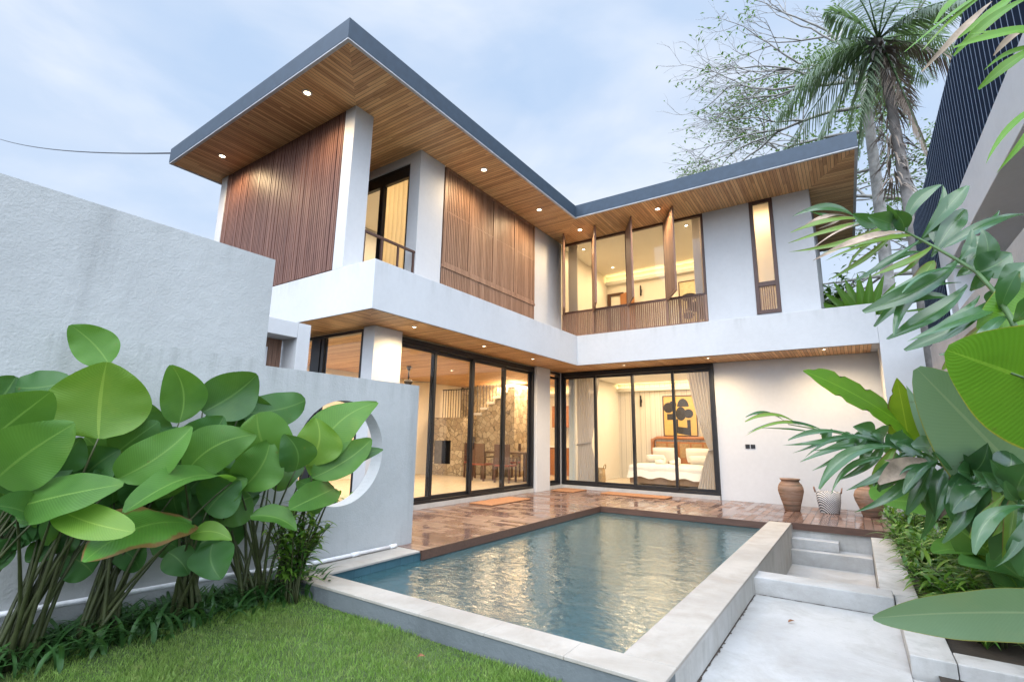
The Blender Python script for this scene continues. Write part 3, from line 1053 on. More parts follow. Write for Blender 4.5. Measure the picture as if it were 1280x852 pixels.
# balcony on the corner
f = MB()
frame_x(f, 6.00, -8.88, -6.424, 3.74, 6.295, 0.07, 0.09)
f.box(-7.28, 5.955, 3.81, -7.17, 6.045, 6.225)
f.box(-8.81, 5.96, 6.05, -6.50, 6.04, 6.224)
wb = part('window', f, BLACK, villa, 0.003)
pane(wb, -8.80, 6.0, 3.815, -7.285, 6.012, 6.045)
pane(wb, -7.165, 6.0, 3.815, -6.50, 6.012, 6.045)
f = MB()
f.box(-6.20, 4.792, 4.44, -6.16, 5.918, 4.48)
for yq in (4.81, 5.17, 5.53, 5.89):
    f.box(-6.195, yq - 0.017, 3.727, -6.165, yq + 0.017, 4.439)
part('railing', f, FRAMED, villa, 0.003)
# screen of battens on the short side
f = MB()
xq = -10.20
rr = random.Random(4)
while xq < -6.43:
    f.box(xq, 4.440 - rr.choice((0, 0, 0.006)), 3.745, xq + 0.034, 4.475, 6.468)
    xq += 0.052
part('batten_screen', f, SCREEN)
f = MB(); f.box(-10.205, 4.477, 3.74, -6.405, 4.50, 6.468); part('backing_board', f, BACKW)
# timber shutters of the long side
f = MB()
ys = [6.60, 7.43, 8.27, 9.10, 9.94]
for i in range(4):
    f2 = MB()
    frame_y(f2, -6.165, ys[i] + .004, ys[i + 1] - .004, 4.46, 6.465, 0.055, 0.045)
    yq = ys[i] + 0.065
    while yq < ys[i + 1] - 0.09:
        f2.box(-6.18, yq, 4.52, -6.153, yq + 0.034, 6.408)
        yq += 0.05
    f2.box(-6.184, ys[i] + 0.06, 5.55, -6.156, ys[i + 1] - 0.06, 5.575)
    part('shutter', f2, SHUT, villa, 0.0)
yq = 6.60
while yq < 9.93:
    f.box(-6.18, yq, 3.745, -6.15, min(yq + 0.034, 9.945), 4.395)
    yq += 0.05
f.box(-6.19, 6.585, 4.40, -6.135, 9.95, 4.455)
part('slatted_panel', f, SHUT)
f = MB(); f.box(-6.21, 6.575, 3.73, -6.192, 9.95, 6.468); part('backing_board', f, BACKW)

# rooms: floors, inner walls, ceilings
f = MB(); f.box(-11.4, 5.28, -0.15, -6.605, 15.2, 0.08); f.box(-6.35, 11.985, -0.15, -2.2, 15.2, 0.08); f.box(-6.604, 11.985, -0.15, -6.355, 15.2, 0.079)
part('floor', f, FLOOR)
f = MB()
f.box(-11.5, 5.28, 0.082, -11.38, 15.2, 2.985)
f.box(-11.37, 15.0, 0.082, -6.3, 15.2, 2.985)
f.box(-6.30, 11.99, 0.082, -6.18, 15.19, 2.985)
part('interior_wall', f, INNER)
f = MB()
f.box(-6.175, 11.99, 0.082, -6.15, 15.19, 2.96)
f.box(-2.35, 12.002, 0.082, -2.2, 15.19, 2.985)
part('interior_wall', f, INNER_W)
f = MB(); f.box(-6.149, 15.1, 0.082, -2.36, 15.19, 2.96); part('interior_wall', f, PANEL)
f = MB(); sheet(f, [(-11.37, 5.28), (-6.53, 5.28), (-6.53, 15.0), (-11.37, 15.0)], 2.965, 0); part('ceiling', f, SOFF_Y)
f = MB(); sheet(f, [(-6.149, 11.9), (-2.36, 11.9), (-2.36, 15.1), (-6.149, 15.1)], 2.97, 0); part('ceiling', f, INNER_W)
f = MB(); sheet(f, [(-6.5, 11.56), (-0.48, 11.56), (-0.48, 15.2), (-6.5, 15.2)], 6.655, 0); part('ceiling', f, INNER)
f = MB(); sheet(f, [(-10.2, 6.1), (-6.25, 6.1), (-6.25, 11.3), (-10.2, 11.3)], 6.655, 0); part('ceiling', f, INNER)
# cove ledges with their light strips
def cove(x0, x1, y, z):
    q = MB()
    q.box(x0, y - 0.16, z - 0.07, x1, y - 0.14, z + 0.03)
    q.box(x0, y - 0.14, z - 0.07, x1, y - 0.002, z - 0.045)
    o_ = part('cove_ledge', q, INNER_W)
    q = MB()
    q.box(x0 + .02, y - 0.11, z - 0.04, x1 - .02, y - 0.07, z - 0.02)
    q.build('cove_light', COVE, o_)
cove(-6.14, -2.37, 15.1, 2.80)
cove(-6.49, -0.5, 15.2, 6.42)
cove(-9.0, -6.8, 15.0, 2.72)

# staircase and stone wall in the living room
st = MB()
st.box(-11.37, 13.5, 0.082, -9.0, 13.9, 2.96)
part('stone_wall', st, STONE)
sc_ = MB()
sc_.box(-11.3, 12.4, 0.082, -10.05, 13.49, 1.80)
stairs = part('staircase', sc_, STONE)
for i in range(6):
    q = MB()
    x0_ = -10.045 + i * 0.25
    z1_ = 1.98 + i * 0.17
    if z1_ > 2.9:
        break
    q.box(x0_, 12.7, 0.082, x0_ + 0.248, 13.49, z1_ - 0.045)
    q.build('step', STONE, stairs)
    q = MB()
    q.box(x0_ - 0.04, 12.64, z1_ - 0.043, x0_ + 0.246, 13.49, z1_ + 0.03)
    q.build('tread', LINEN, stairs)
q = MB()
xq = -11.25
while xq < -10.1:
    q.box(xq, 12.44, 1.80, xq + 0.016, 12.456, 2.75)
    xq += 0.11
q.box(-11.28, 12.435, 2.75, -10.05, 12.461, 2.78)
for i in range(5):
    for e in (0.02, 0.14):
        x0_ = -10.045 + i * 0.25 + e
        q.box(x0_, 12.71, 1.98 + i * 0.17, x0_ + 0.016, 12.726, 2.90)
q.build('stair_railing', METAL, stairs)

# ------------------------------------------------------------------ boundary wall with its moon window
bw = MB()
xf, xk = -4.478, -4.66
yc, zc, rc = 3.42, 1.065, 0.545
half = 0.72
ns = 64
def sq(t):
    c_, s_ = math.cos(t), math.sin(t)
    m_ = max(abs(c_), abs(s_))
    return (yc + half * c_ / m_, zc + half * s_ / m_)
for xx, fl in ((xf, False), (xk, True)):
    vi = [(xx, yc + rc * math.cos(2 * math.pi * k_ / ns), zc + rc * math.sin(2 * math.pi * k_ / ns)) for k_ in range(ns)]
    vo = [(xx, *sq(2 * math.pi * k_ / ns)) for k_ in range(ns)]
    fs = []
    for k_ in range(ns):
        q = (k_, ns + k_, ns + (k_ + 1) % ns, (k_ + 1) % ns)
        fs.append(q if not fl else tuple(reversed(q)))
    bw.add(vi + vo, fs)
    for (ya, za, yb, zb_) in ((-4, -0.4, 2.47, 2.90), (2.47, -0.4, 4.50, zc - half), (2.47, zc + half, 4.50, 1.87), (2.47, zc - half, yc - half, zc + half), (yc + half, zc - half, 4.50, zc + half)):
        q = [(xx, ya, za), (xx, yb, za), (xx, yb, zb_), (xx, ya, zb_)]
        bw.add(q, [(0, 1, 2, 3) if not fl else (3, 2, 1, 0)])
vi = [(xx, yc + rc * math.cos(2 * math.pi * k_ / ns), zc + rc * math.sin(2 * math.pi * k_ / ns)) for xx in (xf, xk) for k_ in range(ns)]
bw.add(vi, [(k_, (k_ + 1) % ns, ns + (k_ + 1) % ns, ns + k_) for k_ in range(ns)], smooth=False)
bw.add([(xf, -4, 2.90), (xf, 2.47, 2.90), (xk, 2.47, 2.90), (xk, -4, 2.90)], [(0, 1, 2, 3)])
bw.add([(xf, 2.47, 1.87), (xf, 4.5, 1.87), (xk, 4.5, 1.87), (xk, 2.47, 1.87)], [(0, 1, 2, 3)])
bw.add([(xf, 4.5, -0.4), (xk, 4.5, -0.4), (xk, 4.5, 1.87), (xf, 4.5, 1.87)], [(0, 1, 2, 3)])
bw.add([(xf, 2.47, 1.87), (xk, 2.47, 1.87), (xk, 2.47, 2.90), (xf, 2.47, 2.90)], [(0, 1, 2, 3)])
tag(bw.build('boundary_wall', WALL_T), 'pale textured boundary wall stepping down to a round moon window by the pool', 'wall')

gt = thing('gate_house', 'small white square porch with a brown slatted door behind the boundary wall', 'porch', (-5.95, 3.2, -0.19))
q = MB()
q.box(-6.15, 2.3, -0.19, -5.80, 2.85, 2.66)
q.box(-6.15, 3.60, -0.19, -5.80, 3.78, 2.66)
q.box(-6.15, 2.852, 2.46, -5.80, 3.598, 2.66)
q.build('wall', WHITE, gt, 0.005)
q = MB()
yq = 2.86
while yq < 3.58:
    q.box(-6.13, yq, -0.15, -6.10, yq + 0.055, 2.455)
    yq += 0.06
q.build('door', FRAMEW, gt)
q = MB()
yq = 2.9
while yq < 3.3:
    q.box(-6.04, yq, -0.15, -6.0, yq + 0.035, 2.32)
    yq += 0.05
q.build('white_screen', WHITE, gt)

# white pipe lying along the foot of the wall
q = MB()
q.tube([(-4.445, 0.2, 0.16), (-4.445, 2.4, 0.08), (-4.44, 2.95, 0.03), (-4.43, 4.2, 0.024)], 0.019, 10)
q.tube([(-4.434, 3.6, 0.026), (-4.433, 3.70, 0.0255)], 0.024, 10)
q.tube([(-4.431, 4.12, 0.024), (-4.43, 4.21, 0.024)], 0.024, 10)
tag(q.build('pipe', PIPE), 'white plastic pipe lying along the foot of the boundary wall', 'pipe')
# cable to the roof corner
q = MB()
A, B_ = Vector((-10.73, 3.56, 6.70)), Vector((-29.6, 3.5, 13.65))
q.tube([A.lerp(B_, t / 14) - Vector((0, 0, 0.8 * (t / 14) * (1 - t / 14))) for t in range(15)], 0.014, 6)
tag(q.build('cable', METAL), 'thin dark overhead cable running from the left roof corner into the sky', 'cable')

# ------------------------------------------------------------------ neighbour on the right
SLAT = m_plain('dark blue slats', (0.006, 0.014, 0.034), 0.9, 0.0, 0.1, 8, 0, 0.08)
q = MB(); q.box(1.2, 3.9, -0.4, 1.36, 10.755, 2.85)
tag(q.build('side_wall', CONC_W), 'weathered grey concrete side wall beyond the big leaves on the right', 'wall')
nb = thing('neighbour_terrace', 'pale raised terrace with concrete beam and column at the upper right', 'terrace', (1.9, 7, -0.19))
q = MB(); q.box(1.6, 2.0, 4.22, 2.5, 11.5, 4.9); q.build('beam', WHITE, nb, 0.008)
q = MB(); q.box(1.62, 10.6, -0.19, 2.05, 11.2, 4.215); q.build('column', WHITE, nb, 0.008)
q = MB(); q.box(2.51, 7.2, 3.62, 8.5, 7.6, 4.22); q.build('beam', CONC_W, nb)
q = MB(); q.box(2.3, 9.4, 7.35, 7.5, 15.5, 7.62); q.build('roof', m_plain('dark red roof edge', (0.09, 0.03, 0.028), 0.6), nb)
fe = thing('slat_fence', 'tall dark blue vertical slat fence on top of the pale terrace beam', 'fence', (1.66, 9, 4.9))
q = MB()
yq = 3.0
while yq < 14.5:
    if yq < 11.5:
        q.box(1.648, yq, 4.91, 1.66, yq + 0.14, 6.62)
    else:
        q.box(1.648, yq, 3.3, 1.66, yq + 0.14, 6.40)
    yq += 0.17
q.build('slat_panel', SLAT, fe)
q = MB()
yq = 3.0
while yq < 14.5:
    q.box(1.6445, yq + 0.145, 4.915 if yq < 11.5 else 3.3, 1.6475, yq + 0.155, 6.60 if yq < 11.5 else 6.38)
    yq += 0.17
q.build('sky_gap_strip', m_plain('sky coloured gap strip', (0.22, 0.28, 0.38), 0.6), fe)  # added strips, their pale colour paints the sky light between the slats
q = MB()
for z_ in (5.1, 6.4):
    q.box(1.675, 3.0, z_, 1.71, 14.4, z_ + 0.05)
for y_ in (3.2, 5.2, 7.2, 9.2, 11.4, 14.3):
    q.box(1.676, y_, 3.4 if y_ > 11 else 4.905, 1.72, y_ + 0.06, 6.66)
q.build('post_frame', METAL, fe)

# a few fallen leaves
LITTER = m_plain('dry litter leaf', (0.17, 0.07, 0.03), 0.8, 0, 0.4, 30)
for i, (px, py, zz, lab) in enumerate(((521, 821, -0.10, 'small brown fallen leaf on the lawn'), (985, 777, -0.212, 'tiny brown leaf lying on the pale path'), (607, 790, -0.11, 'curled brown leaf at the lawn edge by the pool kerb'))):
    p = at(px, py, 'z', zz)
    q = MB()
    q.leaf(p, p + Vector((0.05, 0.02, 0.012)), 0.03, (0.1, -0.3, 1), 0.15, 0.4, 'lance', 6, 2)
    tag(q.build('fallen_leaf', LITTER), lab, 'fallen leaf', 'fallen leaves')
# ------------------------------------------------------------------ lamps
def spot(parent, loc, energy, size=2.85, blend=0.7):
    l_ = bpy.data.lights.new('lamp', 'SPOT')
    l_.energy = energy
    l_.color = WARM
    l_.spot_size = size
    l_.spot_blend = blend
    l_.shadow_soft_size = 0.11
    o_ = bpy.data.objects.new('lamp_light', l_)
    COL.objects.link(o_)
    o_.parent = parent
    o_.location = loc
    return o_
ring_m = m_plain('warm white lamp trim', (0.6, 0.55, 0.48), 0.4)
def downlight(x, y, z, label, group, energy, r=0.045):
    t_ = thing('downlight', label, 'downlight', (x, y, z), group)
    q = MB()
    q.lathe([(r * 0.75, 0.003), (r * 0.8, -0.012), (r * 1.25, -0.010), (r * 1.3, 0.0)], (x, y, z), 20)
    q.build('trim_ring', ring_m, t_)
    q = MB()
    q.lathe([(0.0001, -0.006), (r * 0.74, -0.005), (r * 0.75, 0.0)], (x, y, z), 16)
    q.build('lens', LAMP, t_)
    if energy:
        spot(t_, (0, 0, -0.03), energy)
    return t_
UG, LG = 'downlights in the upper eaves', 'downlights in the lower soffit'
for px, py, lab in ((384, 116, 'lit downlight in the upper eave nearest the front roof corner'),
                    (278, 195, 'lit downlight in the upper eave at the far left above the batten screen'),
                    (605, 212, 'lit downlight in the upper eave above the timber shutters, nearer the balcony'),
                    (674, 262, 'lit downlight in the upper eave above the white wall beside the shutters'),
                    (725, 287, 'lit downlight in the upper eave at the inner corner over the first open shutter'),
                    (822, 261, 'lit downlight in the upper eave between the two right open shutters')):
    p = at(px, py, 'z', 6.469)
    downlight(p.x, p.y, 6.468, lab, UG, 80, 0.06)
for px, py, lab in ((518, 408, 'lit downlight in the lower soffit nearest the white corner pillar'),
                    (605, 432, 'lit downlight in the lower soffit above the middle of the living room doors'),
                    (666, 448, 'lit downlight in the lower soffit above the slim white pillar at the inner corner'),
                    (780, 456, 'lit downlight in the lower soffit above the middle of the bedroom doors'),
                    (885, 447, 'lit downlight in the lower soffit at the right end of the bedroom doors'),
                    (1030, 436, 'lit downlight in the lower soffit above the blank white wall on the right')):
    p = at(px, py, 'z', 2.985)
    downlight(p.x, p.y, 2.984, lab, LG, 85, 0.04)
IG = 'downlights in the room ceilings'
for x, y, lab in ((-6.0, 12.4, 'lit ceiling downlight inside the upper room near the left curtain'),
                  (-5.9, 14.3, 'lit ceiling downlight inside the upper room above the orange door'),
                  (-3.05, 12.3, 'lit ceiling downlight inside the upper room behind the right pane')):
    downlight(x, y, 6.652, lab, IG, 25)
for x, y, lab in ((-8.6, 7.4, 'lit ceiling downlight in the living room above the sofa side'),
                  (-8.6, 9.8, 'lit ceiling downlight in the living room in front of the staircase')):
    downlight(x, y, 2.962, lab, IG, 30)

def glow(x, y, z, e, size, sx=None, parent=villa, down=True):
    l_ = bpy.data.lights.new('room_lamp', 'AREA')
    l_.shape = 'RECTANGLE'
    l_.size, l_.size_y = size, sx or size
    l_.energy = e
    l_.color = (1.0, 0.69, 0.40)
    o_ = bpy.data.objects.new('room_lamp', l_)
    COL.objects.link(o_)
    o_.location = (x - parent.location.x, y - parent.location.y, z - parent.location.z)
    o_.parent = parent
    if not down:
        o_.rotation_euler = (math.pi, 0, 0)
    return o_
glow(-4.3, 13.5, 2.93, 70, 2.6)          # bedroom
glow(-8.8, 8.2, 2.93, 130, 2.6, 3.6)      # living room
glow(-8.6, 13.0, 2.90, 120, 2.6, 1.2)     # dining end
glow(-3.9, 13.4, 6.62, 80, 4.0, 2.6)     # upper right room
glow(-8.2, 8.6, 6.62, 130, 2.5, 3.6)      # upper left room
glow(-1.3, 13.0, 6.60, 12, 1.2)

# ------------------------------------------------------------------ furniture seen through the glass
bed = thing('bed', 'wide bed with white bedding and teak headboard behind the bedroom doors', 'bed', (-4.1, 14.1, 0.08))
q = MB(); q.box(-5.05, 13.05, 0.12, -3.15, 15.0, 0.34); q.build('base', BEDB, bed, 0.02)
q = MB(); q.box(-5.08, 13.02, 0.345, -3.12, 14.98, 0.58); q.build('mattress', LINEN, bed, 0.06)
q = MB()
nxx = 20
vs = []
for j in range(15):
    for i in range(nxx + 1):
        x_ = -5.14 + 2.08 * i / nxx
        y_ = 12.97 + 1.3 * j / 14
        e = min(abs(x_ + 5.14), abs(x_ + 3.06), abs(y_ - 12.97))
        z_ = 0.60 + 0.012 * math.sin(x_ * 7) * math.cos(y_ * 5)
        if e < 0.02:
            z_ = 0.28 + 0.03 * math.sin(x_ * 11 + y_ * 9)
        vs.append((x_, y_, z_))
q.add(vs, [(j * (nxx + 1) + i, j * (nxx + 1) + i + 1, (j + 1) * (nxx + 1) + i + 1, (j + 1) * (nxx + 1) + i) for j in range(14) for i in range(nxx)], smooth=True)
q.build('bed_cover', LINEN, bed)
q = MB()
q.box(-4.95, 14.99, 0.4, -3.25, 15.06, 1.20)
for xx in (-5.05, -3.2):
    q.box(xx - 0.05, 14.98, 0.08, xx + 0.05, 15.07, 1.28)
q.tube([(-5.05, 15.02, 1.10), (-5.03, 15.02, 1.25), (-4.9, 15.02, 1.31), (-3.35, 15.02, 1.31), (-3.22, 15.02, 1.25), (-3.2, 15.02, 1.1)], 0.05, 8)
hb = q.build('headboard', TEAK, bed, 0.01)
q = MB()
for i in range(5):
    q.box(-4.92 + i * 0.34, 14.975, 0.75, -4.64 + i * 0.34, 14.989, 1.15)
q.build('rattan_insert', RATTAN, hb)
def pillow(cx_, cy_, cz_, w_, h_, t_, tilt, label, rz=0.0, m=LINEN, cat='pillow', grp='pillows on the bed'):
    q = MB()
    vs, n_ = [], 10
    ca, sa = math.cos(tilt), math.sin(tilt)
    for sgn in (1, -1):
        for j in range(n_ + 1):
            for i in range(n_ + 1):
                u, v = i / n_ * 2 - 1, j / n_ * 2 - 1
                th = t_ * (max(0, 1 - u ** 4) * max(0, 1 - v ** 4)) ** 0.5
                pin = 1 - 0.10 * (1 - max(abs(u), abs(v))) * 0
                lx, ly, lz = u * w_ / 2 * (1 - 0.06 * v * v), sgn * th / 2, v * h_ / 2 * (1 - 0.06 * u * u)
                y2, z2 = ly * ca - lz * sa * -1 * -1, lz * ca + ly * sa
                xr = lx * math.cos(rz) - y2 * math.sin(rz)
                yr = lx * math.sin(rz) + y2 * math.cos(rz)
                vs.append((cx_ + xr, cy_ + yr + lz * math.sin(tilt) * 0.0, cz_ + z2))
    fs = []
    k_ = n_ + 1
    for s_ in (0, 1):
        for j in range(n_):
            for i in range(n_):
                f_ = (s_ * k_ * k_ + j * k_ + i, s_ * k_ * k_ + j * k_ + i + 1, s_ * k_ * k_ + (j + 1) * k_ + i + 1, s_ * k_ * k_ + (j + 1) * k_ + i)
                fs.append(f_ if s_ else tuple(reversed(f_)))
    q.add(vs, fs, smooth=True)
    return tag(q.build('pillow', m), label, cat, grp)
pillow(-4.62, 14.80, 0.82, 0.72, 0.46, 0.20, 0.35, 'left back pillow leaning on the teak headboard')
pillow(-3.66, 14.80, 0.82, 0.72, 0.46, 0.20, 0.35, 'right back pillow leaning on the teak headboard')
pillow(-4.75, 14.42, 0.70, 0.60, 0.34, 0.17, 0.9, 'small left front pillow lying on the white bedding')
pillow(-3.55, 14.42, 0.70, 0.60, 0.34, 0.17, 0.9, 'small right front pillow lying on the white bedding')
for i, (xx, lab) in enumerate(((-4.45, 'folded towel bundle on the bed, the left one'), (-4.05, 'folded towel bundle on the bed, the right one'))):
    q = MB()
    q.tube([(xx - 0.14, 13.8, 0.65), (xx, 13.82, 0.66), (xx + 0.12, 13.78, 0.65), (xx + 0.13, 13.78, 0.75), (xx + 0.07, 13.78, 0.80)], [0.05, 0.065, 0.05, 0.03, 0.02], 10)
    tag(q.build('towel', LINEN), lab, 'towel', 'towels folded on the bed')

def painting(name, x0, x1, z0, z1, y, label, cols, blobs):
    t_ = thing(name, label, 'painting', ((x0 + x1) / 2, y, (z0 + z1) / 2))
    q = MB(); frame_x(q, y - 0.015, x0, x1, z0, z1, 0.025, 0.03); q.build('frame', FURN, t_)
    q = MB(); q.box(x0 + .025, y - 0.012, z0 + .025, x1 - .025, y - 0.004, z1 - .025)
    cv = q.build('canvas', cols[0], t_)
    q = MB()
    for k_, (pts) in enumerate(blobs):
        cxp = sum(p_[0] for p_ in pts) / len(pts)
        vs = [(x0 + (x1 - x0) * u, y - 0.014 - 0.0004 * k_, z0 + (z1 - z0) * v) for u, v in pts]
        q.add(vs, [tuple(range(len(vs)))])
    q.build('painted_shape', cols[1], cv)
    return t_
def ell(cu, cv, ru, rv, a0=0, a1=360, n_=22):
    return [(cu + ru * math.cos(R_(a0 + (a1 - a0) * i / n_)), cv + rv * math.sin(R_(a0 + (a1 - a0) * i / n_))) for i in range(n_ + (1 if a1 - a0 < 360 else 0))]
OCHRE = m_plain('ochre canvas', (0.62, 0.42, 0.14), 0.8, 0, 0.08)
DARKP = m_plain('charcoal paint', (0.035, 0.035, 0.04), 0.8)
painting('painting', -4.72, -3.72, 1.36, 2.56, 15.095, 'ochre abstract painting with charcoal shapes above the bed', (OCHRE, DARKP),
         [ell(0.60, 0.72, 0.17, 0.20, 0, 180), ell(0.17, 0.70, 0.15, 0.13), ell(0.30, 0.78, 0.11, 0.09), [(0.12, 0.40), (0.34, 0.40), (0.34, 0.55), (0.12, 0.55)],
          ell(0.53, 0.55, 0.15, 0.17), ell(0.75, 0.55, 0.14, 0.11), [(0.36, 0.08), (0.80, 0.02), (0.80, 0.20), (0.36, 0.24)], [(0.70, 0.15), (0.80, 0.15), (0.80, 0.40), (0.70, 0.40)],
          [(0.36, 0.2), (0.44, 0.2), (0.44, 0.42), (0.36, 0.42)]])
painting('painting', -4.10, -3.25, 4.72, 6.10, 15.195, 'framed black and cream abstract painting in the upper room', (m_plain('cream canvas', (0.7, 0.58, 0.36), 0.8), DARKP),
         [ell(0.35, 0.62, 0.28, 0.09), [(0.25, 0.3), (0.42, 0.3), (0.5, 0.62), (0.3, 0.62)], ell(0.55, 0.38, 0.2, 0.12), ell(0.85, 0.6, 0.12, 0.16), ell(0.3, 0.2, 0.2, 0.08), [(0.6, 0.1), (0.9, 0.1), (0.85, 0.3), (0.65, 0.35)]])
for px, z_, y_, lab in ((-5.38, 2.42, 15.08, 'slim black wall lamp on the panelled bedroom wall'), (-5.3, 6.0, 15.19, 'slim black wall lamp in the upper room')):
    t_ = thing('wall_lamp', lab, 'wall lamp', (px, y_, z_))
    q = MB(); q.box(px - .02, y_ - .03, z_ - .05, px + .02, y_, z_ + .05); q.build('bracket', METAL, t_)
    q = MB(); q.tube([(px, y_ - .06, z_ - .17), (px, y_ - .06, z_ + .17)], 0.025, 10); q.build('shade', METAL, t_)

def curtain(name_lab, pts_top, pts_mid, z0, z1, ztie, plane, depth_c, m, name='curtain'):
    """pleated cloth hung between two points of a rail and gathered towards a tie"""
    t_ = thing(name, name_lab, 'curtain', (depth_c if plane == 'x' else pts_top[0], pts_top[0] if plane == 'x' else depth_c, z0))
    q = MB()
    nn, mm = 72, 18
    vs = []
    for j in range(mm + 1):
        z_ = z0 + (z1 - z0) * j / mm
        if ztie:
            k_ = abs(z_ - ztie) / ((z1 - ztie) if z_ > ztie else (ztie - z0) * 1.6)
            k_ = min(1, k_) ** 0.7
        else:
            k_ = 1
        a_ = pts_mid[0] + (pts_top[0] - pts_mid[0]) * k_
        b_ = pts_mid[1] + (pts_top[1] - pts_mid[1]) * k_
        for i in range(nn + 1):
            u = i / nn
            w_ = a_ + (b_ - a_) * u
            dd = depth_c + 0.035 * math.sin(u * 9 * 2 * math.pi + 0.6 * math.sin(z_ * 2)) * (0.5 + 0.5 * k_)
            vs.append((w_, dd, z_) if plane == 'y' else (dd, w_, z_))
    q.add(vs, [(j * (nn + 1) + i, j * (nn + 1) + i + 1, (j + 1) * (nn + 1) + i + 1, (j + 1) * (nn + 1) + i) for j in range(mm) for i in range(nn)], smooth=True)
    q.build('cloth', m, t_)
    if ztie:
        q = MB()
        wc, hw_ = (pts_mid[0] + pts_mid[1]) / 2, abs(pts_mid[1] - pts_mid[0]) / 2 + 0.02
        q.tube([(wc + hw_ * math.cos(t), depth_c + 0.05 * math.sin(t), ztie + 0.03 * math.cos(t)) for t in [2 * math.pi * i / 16 for i in range(17)]], 0.018, 6, caps=False)
        q.build('tie_back', m, t_)
    return t_
curtain('grey curtain tied back at the left end of the bedroom doors', (-6.12, -5.42), (-6.10, -5.72), 0.10, 2.93, 1.12, 'y', 12.10, CURT)
curtain('grey curtain tied back at the right end of the bedroom doors', (-3.20, -2.50), (-2.76, -2.56), 0.10, 2.93, 1.05, 'y', 12.10, CURT)
curtain('grey curtain at the left end of the upper window row', (-6.14, -5.86), (-6.1, -5.9), 4.0, 6.6, 0, 'y', 11.72, CURT)
curtain('grey curtain at the right end of the upper window row', (-2.78, -2.50), (-2.7, -2.5), 4.0, 6.6, 0, 'y', 11.72, CURT)
curtain('cream curtain behind the glass of the corner balcony', (-7.60, -6.46), (-7.4, -6.5), 3.76, 6.5, 0, 'y', 6.32, SHEER)

def wbasket(x, y, z, r0, r1, h, label, m, oval=1.0, handle_h=0.1, hm=None, band=False):
    t_ = thing('basket', label, 'basket', (x, y, z))
    q = MB()
    prof = [(0.001, 0.01), (r0 * 0.98, 0.0), (r0, 0.01), ((r0 + r1) / 2 + 0.008, h * 0.5), (r1, h), (r1 - 0.012, h), ((r0 + r1) / 2 - 0.006, h * 0.5), (r0 - 0.012, 0.02), (0.001, 0.02)]
    q.lathe(prof, (x, y, z), 32)
    q.v = [(x + (a - x) * oval, y + (b_ - y), c_) for a, b_, c_ in q.v]
    q.build('body', m, t_)
    for s_ in (-1, 1):
        q = MB()
        xx = x + s_ * r1 * oval
        q.tube([(xx, y - 0.07, z + h - 0.02), (xx + s_ * 0.015, y - 0.06, z + h + handle_h * 0.7), (xx + s_ * 0.02, y, z + h + handle_h), (xx + s_ * 0.015, y + 0.06, z + h + handle_h * 0.7), (xx, y + 0.07, z + h - 0.02)], 0.011, 8)
        q.build('handle', hm or m, t_)
    return t_
wbasket(-5.62, 12.42, 0.08, 0.15, 0.13, 0.42, 'tall rattan basket beside the left bedroom curtain', RATTAN)
k = NM('black and white weave')
ch = k.n('TexWave', wave_type='BANDS', bands_direction='DIAGONAL', Scale=17.0, Distortion=0.0)
k.l(k.obj(), ch.inputs['Vector'])
ch2 = k.n('TexChecker', Scale=60.0)
k.l(k.obj(), ch2.inputs['Vector'])
cf = k.math('MULTIPLY', k.math('GREATER_THAN', ch.outputs[1], 0.5), 1.0)
k.set(k.mix(cf, (0.05, 0.05, 0.06), (0.62, 0.60, 0.57)), 0.8)
k.bump(ch.outputs[1], 0.4, 0.006)
wbasket(-0.49, 11.05, 0.0, 0.155, 0.20, 0.37, 'black and white woven basket between the two clay jars', k.m, 1.0, 0.07, m_plain('brown leather', (0.2, 0.1, 0.06), 0.6))

k = NM('weathered terracotta')
p = k.obj()
band = k.noise(p, 1.0, 5, 0.6, 0.5, (1.2, 1.2, 14))
col = k.ramp(band, [(0.38, (0.11, 0.08, 0.055)), (0.48, (0.24, 0.135, 0.085)), (0.56, (0.30, 0.20, 0.14)), (0.66, (0.14, 0.10, 0.075))])
col = k.mix(k.ramp(k.noise(p, 5, 6), [(0.5, (0, 0, 0)), (0.7, (0.6, 0.6, 0.6))]), col, (0.13, 0.10, 0.075))
k.set(col, 0.85)
k.bump(k.math('ADD', band, k.math('MULTIPLY', k.noise(p, 30, 4), 0.4)), 0.5, 0.012)
def jar(x, y, prof, s, label):
    t_ = thing('clay_jar', label, 'jar', (x, y, 0), 'clay jars on the deck')
    q = MB()
    q.lathe([(r * s, z * s) for r, z in prof], (x, y, 0), 40)
    q.build('body', k.m, t_)
    return t_
jp = [(0.001, 0.005), (0.125, 0.0), (0.135, 0.02), (0.15, 0.10), (0.19, 0.24), (0.215, 0.35), (0.213, 0.41), (0.19, 0.47), (0.16, 0.505), (0.148, 0.525), (0.158, 0.545), (0.172, 0.555), (0.17, 0.572), (0.148, 0.572), (0.135, 0.545), (0.13, 0.50), (0.16, 0.44), (0.16, 0.3), (0.1, 0.05), (0.001, 0.04)]
jar(-1.08, 10.95, jp, 1.0, 'tall weathered clay jar at the left of the woven basket')
jp2 = [(0.001, 0.005), (0.13, 0.0), (0.14, 0.02), (0.17, 0.12), (0.225, 0.26), (0.238, 0.34), (0.215, 0.42), (0.16, 0.48), (0.13, 0.50), (0.128, 0.53), (0.14, 0.545), (0.12, 0.545), (0.11, 0.51), (0.14, 0.46), (0.15, 0.3), (0.1, 0.05), (0.001, 0.04)]
jar(0.13, 11.0, jp2, 1.0, 'round bellied clay jar half hidden by leaves at the deck end')

